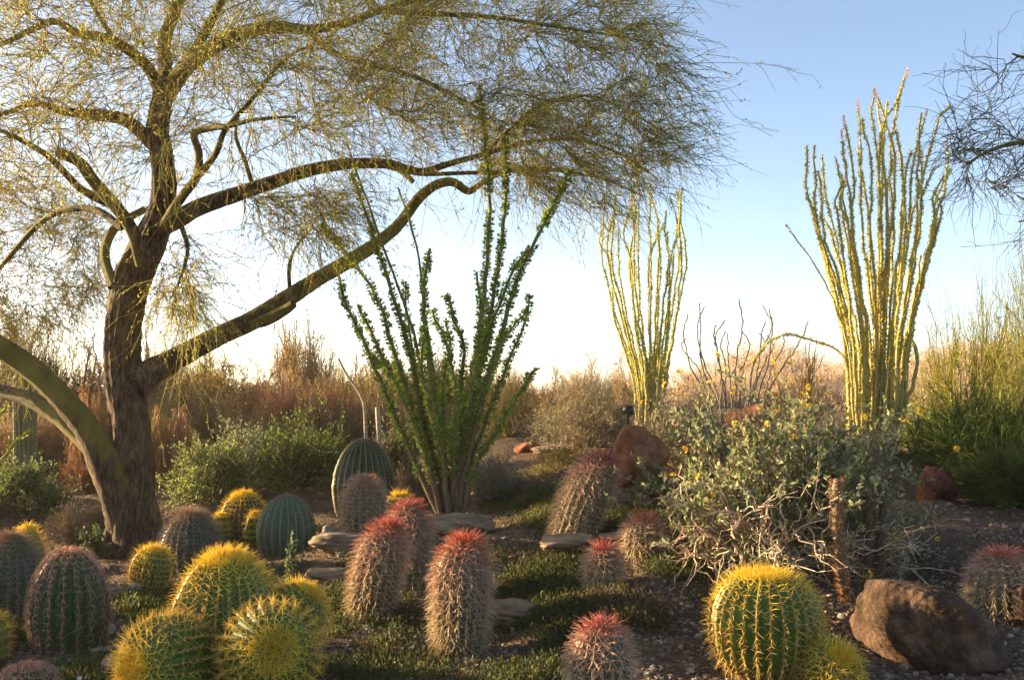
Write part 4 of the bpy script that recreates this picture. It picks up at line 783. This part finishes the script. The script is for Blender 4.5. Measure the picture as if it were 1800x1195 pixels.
# leaf rosettes among the bare branches
i = rg.integers(0, len(D2), 900); cl = rg.integers(0, 70, 900); pc, tg = at(D2, cl * 3, np.full(900, .9)); p = pc + rg.normal(0, .02, (900, 3))
leaves(p - b, rg.standard_normal((900, 3)) + [0, 0, .3], rg.uniform(.025, .055, 900), .02, varied((.22, .24, .14), 900, .2, rg)).build('leaf_rosettes', M_LEAF, t, kind='stuff')
def daisies(t, b, P, n, rg, L=(.12, .28), col=(.80, .52, .03)):
    S_ = grow(P, n, L, .2, (0, 0, 1.6), 0, 5, .8, 1, rg, .03)
    tubes(S_, np.linspace(.0022, .0013, 5)[None], 4, varied((.23, .22, .08), n, .2, rg)).build('flower_stalks', M_TWIG, t, kind='stuff')
    for k in range(n):
        c = S_[k, -1]; ax = nrm(rg.standard_normal(3) * .5 + [0, -.4, .7]); e1 = nrm(np.cross(ax, [1, .2, .1])); e2 = np.cross(ax, e1); a = np.arange(12) * 6.283 / 12
        d = np.cos(a)[:, None] * e1 + np.sin(a)[:, None] * e2; mb = leaves(c + d * .004, d + ax * .15, .022, .010, varied(col, 12, .1, rg), fold=.1, rng=rg)
        tubes(np.array([[c - ax * .004, c + ax * .003, c + ax * .006]]), np.array([[.006, .007, .001]]), 6, np.array([.45, .22, .02]), mb)
        mb.build('flower', M_LEAF, t)
daisies(t, b, P2[rg.integers(0, len(P2), 400)][np.argsort(-P2[rg.integers(0, len(P2), 400), -1, 2])[:160]], 34, rg)
daisies(t, b, P2[np.argsort(-P2[:, -1, 2])[:300]], 26, rg)
t2, (Q0, Q1, Q2), b2, _ = shrub('brittlebush', 'dry grey brittlebush with thin stalks at the foot of the slender golden ocotillo', 1205, 10., 220, 150, (.21, .165, .11), (.21, .20, .12), 4800, .035, .5, (50, 380, 1700), 403, leaf_tmin=.1)
daisies(t2, b2, Q2[np.argsort(-Q2[:, -1, 2])[:200]], 16, rg)
# dry twiggy shrubs on the rise
shrub('dry_shrub', 'round dry grey brown twiggy shrub on the sunny rise', 1035, 11.5, 215, 135, (.33, .27, .17), (.36, .34, .20), 6500, .02, .5, (60, 600, 3600), 410, mleaf=M_DRY, rad=(.006, .0035, .0018))
shrub('dry_shrub', 'olive tan broomy shrub behind the green ocotillo', 890, 14.5, 150, 130, (.24, .19, .07), (.20, .18, .05), 2500, .03, .3, (50, 420, 2200), 411, mleaf=M_DRY)
shrub('dry_shrub', 'grey dry ball shaped shrub hugging the ocotillo foot', 870, 9.6, 110, 85, (.25, .22, .17), (.25, .24, .17), 1800, .016, .5, (40, 300, 1500), 412, mleaf=M_DRY, rad=(.005, .003, .0016))
shrub('dry_shrub', 'dead grey brown bushy shrub beside the big trunk', 142, 9.4, 130, 78, (.19, .145, .10), (.18, .145, .09), 2600, .018, .4, (50, 420, 2200), 413, mleaf=M_DRY, rad=(.005, .003, .0017))
shrub('dry_shrub', 'tan dry shrub between the tiny yellow barrel and ocotillo', 725, 9.6, 80, 95, (.22, .18, .12), (.20, .18, .10), 1600, .02, .4, (30, 260, 1100), 414, mleaf=M_DRY)
# leafy green shrubs
shrub('leafy_shrub', 'rounded bright green leafy shrub beside the big trunk', 372, 11., 190, 118, (.14, .12, .06), (.22, .27, .07), 9500, .03, .42, (40, 420, 2300), 420)
shrub('leafy_shrub', 'deep green leafy shrub behind the dark golden barrel', 530, 11.4, 200, 120, (.10, .08, .04), (.13, .20, .03), 9500, .028, .45, (40, 420, 2300), 421)
shrub('leafy_shrub', 'silvery green shrub behind the bright green one', 432, 13.5, 120, 100, (.15, .14, .09), (.26, .28, .14), 4200, .035, .4, (36, 300, 1500), 422)
shrub('leafy_shrub', 'dark green leafy shrub in front of the saguaro', 40, 10.2, 190, 92, (.10, .09, .045), (.13, .18, .045), 8500, .03, .42, (40, 400, 2100), 423)
shrub('leafy_shrub', 'grey green shrub behind the large dark ribbed barrel', 705, 11.6, 110, 125, (.13, .11, .06), (.15, .16, .075), 3600, .035, .45, (30, 260, 1300), 424)
shrub('leafy_shrub', 'small green shrub against the dead grey bush', 168, 8.6, 60, 60, (.1, .09, .05), (.07, .11, .03), 1500, .026, .5, (20, 120, 500), 425)
shrub('leafy_shrub', 'yellow green low bush at the edge of the brittlebush', 1150, 8.4, 90, 62, (.14, .12, .06), (.13, .14, .045), 2400, .02, .4, (30, 240, 1100), 426)
shrub('red_shrub', 'rust brown low bush behind the leaning stems', 145, 11.8, 100, 56, (.17, .07, .03), (.20, .075, .03), 2600, .02, .4, (30, 260, 1200), 427, mleaf=M_DRY)
# seedlings
for i, (px, Y, w, h) in enumerate([(508, 7.3, 46, 70), (985, 8.6, 30, 52)]):
    shrub('seedling', ['spindly green seedling in front of the blue green barrel', 'small upright green seedling on the soil behind the block'][i], px, Y, w, h, (.10, .10, .05), (.13, .18, .085), 260, .035, .32, (5, 14, 40), 430 + i, cat='plant', sk=dict(ang=(.75, 1.)))
# broom-like palo verde shrubs on the right
def broom(name, label, px, Y, wpx, hpx, col, seed, n=(30, 420, 3400), group=None, cat='shrub', lf=2600, **k):
    return shrub(name, label, px, Y, wpx, hpx, col, (col[0] * 1.15, col[1] * 1.1, col[2]), lf, .03, .18, n, seed, cat, group, rad=(.016, .006, .0024), sk=dict(l0=(.5, .75), l1=(.3, .5), l2=(.16, .36), spread=.5, up=.2, ang=(.3, 1.)), **k)
broom('palo_verde_shrub', 'tall green broom like palo verde beside the yellow ocotillo', 1705, 11., 250, 325, (.34, .32, .07), 440, n=(12, 190, 1700))
broom('palo_verde_shrub', 'tallest green palo verde shrub at the slope edge behind the broom shrub', 1850, 10.5, 300, 400, (.30, .30, .065), 441, n=(12, 200, 1900))
broom('palo_verde_shrub', 'dark green spreading broom shrub above the maroon boulder', 1730, 9.3, 370, 165, (.085, .12, .022), 442, n=(60, 700, 4600), lf=5200)
broom('palo_verde_shrub', 'low dark broom shrub sprawling over the slope by the maroon boulder', 1790, 8.3, 270, 110, (.07, .10, .02), 443, n=(50, 500, 3000), lf=3200)
broom('palo_verde_sapling', 'thin young palo verde between leafless stalks and tall ocotillo', 1408, 13., 150, 170, (.20, .15, .06), 444, n=(7, 60, 420), lf=300, cat='tree')

# ---------------------------------------------------------------- cholla, dead stems, stakes
def cholla(name, label, px, Y, paths, seed, col=(.36, .20, .07), r=.03, body=(.07, .05, .03)):
    rg = np.random.default_rng(seed); b = foot(px, Y, .03); t = thing(name, label, 'cholla', b)
    for pts, s in paths:
        P = resample(np.array([W(x, y, Y) for x, y in pts]), 22); P[0, 2] = min(P[0, 2], gz(P[0, 0], P[0, 1]) - .02) if s > .7 else P[0, 2]
        rr = np.full(22, r * s); rr[-1] *= .4; o = tubes(P[None] - b, rr[None], 8, np.array(body), wob=.12).build('joint', M_CACTUS, t)
        L = np.linalg.norm(np.diff(P, axis=0), axis=1).sum(); n = int(1700 * L * s); p, tg = at(P[None], np.zeros(n, int), rg.random(n)); ra = nrm(np.cross(tg, rg.standard_normal((n, 3)))); p = p + ra * r * s * .9
        d = nrm(ra + .5 * rg.standard_normal((n, 3))); Q = p[:, None, :] + d[:, None, :] * np.linspace(0, .03, 2)[None, :, None] * rg.uniform(.5, 1.2, (n, 1, 1))
        tubes(Q - b, np.array([[.0013, .0004]]), 3, varied(col, n, .25, rg)).build('spines', M_SPINE, o, kind='stuff')
    return t
cholla('cholla_cactus', 'dark orange spined cholla stem standing in the bare branches', 1480, 6.05, [([(1492,1068),(1478,1000),(1474,930),(1471,840)], 1.)], 451, r=.036, col=(.55, .27, .08))
cholla('cholla_cactus', 'second dark spiny cholla stem between boulder and brittlebush', 1528, 6.4, [([(1520,1062),(1524,1000),(1530,940),(1522,850)], 1.), ([(1535,1058),(1545,990),(1552,900),(1548,860)], .9)], 452, r=.034, col=(.24, .13, .05))
cholla('cholla_cactus', 'pale jointed cholla behind the tall yellow ocotillo', 1620, 10.2, [([(1615,810),(1618,770),(1612,730)], 1.), ([(1618,790),(1635,760),(1640,722)], .8), ([(1616,800),(1598,765),(1592,735)], .8), ([(1620,800),(1652,770),(1660,742)], .7)], 453, col=(.42, .40, .22), r=.045, body=(.12, .14, .06))
# bare stick and post behind the dark barrel, dead stem on the thatch
b = foot(645, 11.2, .03); o = tubes(np.array([resample(np.array([b, W(641,720,11.2), W(632,690,11.2), W(610,660,11.2), W(595,630,11.2)]), 12)]) - b, np.linspace(.026, .012, 12)[None], 7, np.array([.42, .34, .24])).build('dead_stem', M_STEM); o.location = b; tag(o, 'thin crooked bare stem standing behind the dark ribbed barrel', 'stem')
b = foot(667, 11.3, .03); o = tubes(np.array([[b, W(666,760,11.3), W(663,716,11.3), W(663,714.5,11.3)]]) - b, np.array([[.026, .026, .025, .002]]), 8, np.array([.40, .33, .24])).build('wooden_stake', M_STEM); o.location = b; tag(o, 'short pale wooden stake beside the crooked bare stem', 'stake')
# white plant tag
b = foot(137, 4.85, .02); t = thing('plant_tag', 'small white plant tag stuck in soil by the low hooked cactus', 'plant tag', b)
def slab(w, d, h, z0, lean=0.):
    v = np.array([[-w, -d, 0], [w, -d, 0], [w, d, 0], [-w, d, 0], [-w, -d, h], [w, -d, h], [w, d, h], [-w, d, h]], float); v[:, 0] += v[:, 2] * lean; v[:, 2] += z0; return v
MB().add(slab(.006, .0015, .115, 0, .06), fq, (.6, .6, .58)).build('stake', M_PLAIN, t, smooth=False)
MB().add(slab(.010, .002, .035, .112, .06) + [.006, 0, 0], fq, (.72, .72, .70)).build('plate', M_PLAIN, t, smooth=False)
# path light
b = foot(1104, 11., .02); t = thing('path_light', 'small black garden path light beside the dry grey shrub', 'path light', b); hL = W(1104, 712, 11.)[2] - b[2]
tubes(np.array([[[0, 0, 0], [0, 0, hL * .5], [0, 0, hL * .8]]]), np.array([[.018, .018, .018]]), 8, np.array([.012, .012, .012])).build('post', M_PLAIN, t)
tubes(np.array([[[0, 0, hL * .8], [0, 0, hL * .82], [0, 0, hL * .98], [0, 0, hL]]]), np.array([[.02, .06, .06, .01]]), 12, np.array([.012, .012, .012])).build('lamp_head', M_PLAIN, t)

# ---------------------------------------------------------------- background thicket
shrub('dry_tree', 'golden weeping dome of a tree in the thicket beyond the trunk', 372, 18., 290, 178, (.34, .23, .06), (.40, .28, .06), 7000, .06, .3, (44, 520, 3600), 501, cat='tree', mleaf=M_DRY, rad=(.02, .008, .004), sk=dict(l0=(.6, .85), spread=.5, up=.0, droop=.5, ang=(.25, 1.)))
shrub('thatch_plant', 'orange brown hanging dead thatch close behind the trunk', 300, 12.8, 120, 160, (.40, .21, .09), (.38, .2, .09), 1500, .05, .2, (36, 420, 2600), 502, cat='plant', mleaf=M_DRY, rad=(.012, .005, .0028), sk=dict(l0=(.6, .9), spread=.45, up=-.5, droop=.9, ang=(.5, 1.)))
shrub('thatch_plant', 'rusty dead brush glowing between trunk and leaning stems', 165, 13., 110, 190, (.34, .17, .07), (.33, .17, .08), 1500, .05, .2, (36, 420, 2600), 503, cat='plant', mleaf=M_DRY, rad=(.012, .005, .0028), sk=dict(l0=(.6, .9), spread=.6, up=-.1, droop=.4, ang=(.4, 1.)))
shrub('twiggy_tree', 'reddish bare twiggy tree in the middle of the thicket', 530, 16., 230, 120, (.34, .17, .09), (.3, .15, .08), 500, .03, .3, (14, 330, 3000), 504, cat='tree', rad=(.022, .008, .0035), sk=dict(l0=(.55, .8), spread=.55, ang=(.15, 1.)))
shrub('twiggy_tree', 'rust twiggy tree beside the golden weeping dome', 460, 16.8, 170, 110, (.32, .15, .07), (.28, .12, .06), 500, .03, .3, (12, 260, 2400), 505, cat='tree', rad=(.02, .007, .0035))
shrub('dry_tree', 'flat topped golden tree behind the reddish twiggy tree', 545, 20., 150, 178, (.36, .25, .10), (.44, .31, .12), 4500, .06, .3, (20, 320, 2400), 506, cat='tree', mleaf=M_DRY, rad=(.03, .009, .004), sk=dict(l0=(.6, .8), spread=.5, up=.3, ang=(.45, .95)))
shrub('dry_tree', 'olive gold bushy tree behind the bare stem and ocotillo', 650, 18., 200, 168, (.30, .22, .06), (.34, .26, .07), 6500, .05, .3, (36, 420, 3000), 507, cat='tree', mleaf=M_DRY, rad=(.02, .008, .004))
shrub('dry_tree', 'olive bushy tree half hidden by the green ocotillo', 760, 19., 170, 120, (.22, .17, .06), (.20, .17, .05), 4500, .05, .3, (30, 320, 2200), 508, cat='tree', mleaf=M_DRY, rad=(.02, .008, .004))
shrub('dry_tree', 'grey brown domed tree above the arching branch beyond the saguaro', 140, 17., 200, 225, (.17, .12, .075), (.16, .12, .07), 4500, .05, .3, (26, 420, 3200), 509, cat='tree', mleaf=M_DRY, rad=(.03, .009, .004), sk=dict(l0=(.6, .85), spread=.55, up=.05, droop=.3, ang=(.35, 1.)))
shrub('dry_tree', 'dusky olive tree standing behind the leaning stems', 30, 16., 230, 240, (.14, .11, .055), (.13, .115, .05), 5500, .05, .3, (26, 420, 3200), 510, cat='tree', mleaf=M_DRY, rad=(.03, .009, .004))
shrub('dry_tree', 'brown tree filling the gap between trunk and golden dome', 255, 18., 180, 205, (.18, .125, .06), (.19, .14, .06), 4500, .05, .3, (26, 420, 3000), 511, cat='tree', mleaf=M_DRY, rad=(.03, .009, .004))
def copies(src, spots, label, group):
    for (px, Y, s, rz) in spots:
        o = src.copy(); COL.objects.link(o); o.location = foot(px, Y, .05); o.scale = (s, s, s * (.85 + .3 * R.random())); o.rotation_euler.z = rz; o['label'] = label; o['group'] = group
        for ch in src.children:
            c = ch.copy(); COL.objects.link(c); c.parent = o
pk, *_ = shrub('desert_scrub', 'pinkish tan dry scrub bush in the sunlit flat beyond the boulders', 1400, 22., 190, 78, (.60, .46, .31), (.64, .50, .35), 4200, .05, .3, (50, 420, 2600), 520, group='tan scrub bushes on the far flat', mleaf=M_DRY, rad=(.01, .006, .004))
copies(pk, [(1300, 23, 1., 1), (1360, 27, 1.3, 2), (1460, 25, 1.2, 3), (1520, 21, 1., 4), (1600, 23, 1.3, 5), (1680, 20, 1.1, .5), (1240, 26, 1., 2.5), (1430, 32, 1.2, 1.5), (1560, 33, 1.3, .7), (1500, 29, 1.1, 2.6), (1620, 30, 1.2, 4.6), (1710, 33, 1.3, 1.1), (1790, 31, 1.3, 3.1), (1380, 30, 1.1, 5.3), (1760, 24, 1.4, 2), (1850, 21, 1.2, 3), (1340, 35, 1.7, 4.4)], 'pinkish tan dry scrub bush in the sunlit flat beyond the boulders', 'tan scrub bushes on the far flat')
bk, *_ = shrub('thicket_bush', 'dull brown bush in the thicket below the far trees', 440, 15., 170, 105, (.34, .23, .10), (.36, .25, .11), 3400, .04, .3, (40, 380, 2400), 521, group='dull brown thicket bushes', mleaf=M_DRY, rad=(.01, .006, .0035))
copies(bk, [(500, 18, 1.2, 1), (560, 15.5, 1., 2), (610, 17, 1.1, 3), (680, 16, 1., 4), (350, 16, 1.1, 5), (260, 15.5, 1.1, .6), (190, 16, 1.2, 1.7), (100, 14.5, 1., 2.9), (30, 14, 1.2, 3.5), (-30, 16, 1.4, .2), (750, 17, 1., 2.2), (820, 20, 1.1, .9), (400, 21, 1.6, 3.3), (600, 22, 1.5, .4), (960, 22, 1.1, .4), (1040, 24, 1.2, 1.4), (1110, 23, 1.2, 3.4), (880, 25, 1.3, 5.)], 'dull brown bush in the thicket below the far trees', 'dull brown thicket bushes')

ol, *_ = shrub('olive_bush', 'olive green bush among the brown thicket bushes', 300, 14.6, 150, 110, (.24, .20, .07), (.25, .23, .07), 4200, .04, .3, (40, 340, 2000), 522, group='olive thicket bushes', mleaf=M_DRY, rad=(.01, .006, .0035))
copies(ol, [(470, 17.5, 1.2, 1.4), (590, 19, 1.4, 2.4), (720, 18, 1.1, .3), (215, 17.2, 1.5, 3.), (60, 17, 1.6, 5.), (330, 21, 1.9, 2.2)], 'olive green bush among the brown thicket bushes', 'olive thicket bushes')

# ---------------------------------------------------------------- unseen trees added left of the frame to shade the near beds
sh, *_ = shrub('added_shade_tree', 'unseen dense low tree added left of the cactus beds to shade them', -1020, 5.9, 900, 560, (.10, .08, .04), (.09, .10, .03), 4200, .07, .45, (30, 300, 1800), 530, cat='tree', group='added shade trees left of the cactus beds', rad=(.03, .01, .004))
copies(sh, [(-1600, 4.2, 1.0, 2.), (-560, 7.9, .45, 4.)], 'unseen dense low tree added left of the cactus beds to shade them', 'added shade trees left of the cactus beds')

# ---------------------------------------------------------------- evening haze
hm = bpy.data.materials.new('haze_air'); hm.use_nodes = True; hn = hm.node_tree
for nd in list(hn.nodes):
    if nd.type == 'BSDF_PRINCIPLED': hn.nodes.remove(nd)
pv = hn.nodes.new('ShaderNodeVolumePrincipled'); pv.inputs['Density'].default_value = .0006; pv.inputs['Color'].default_value = (1., .97, .92, 1); pv.inputs['Anisotropy'].default_value = .35
hn.links.new(pv.outputs[0], hn.nodes['Material Output'].inputs['Volume'])
hb = slab(700., 1600., 12., -2.); hz = MB().add(hb, fq, (.5, .5, .5)).build('haze', hm, smooth=False, kind='stuff'); tag(hz, 'thin warm evening haze in the air over the garden', 'haze')
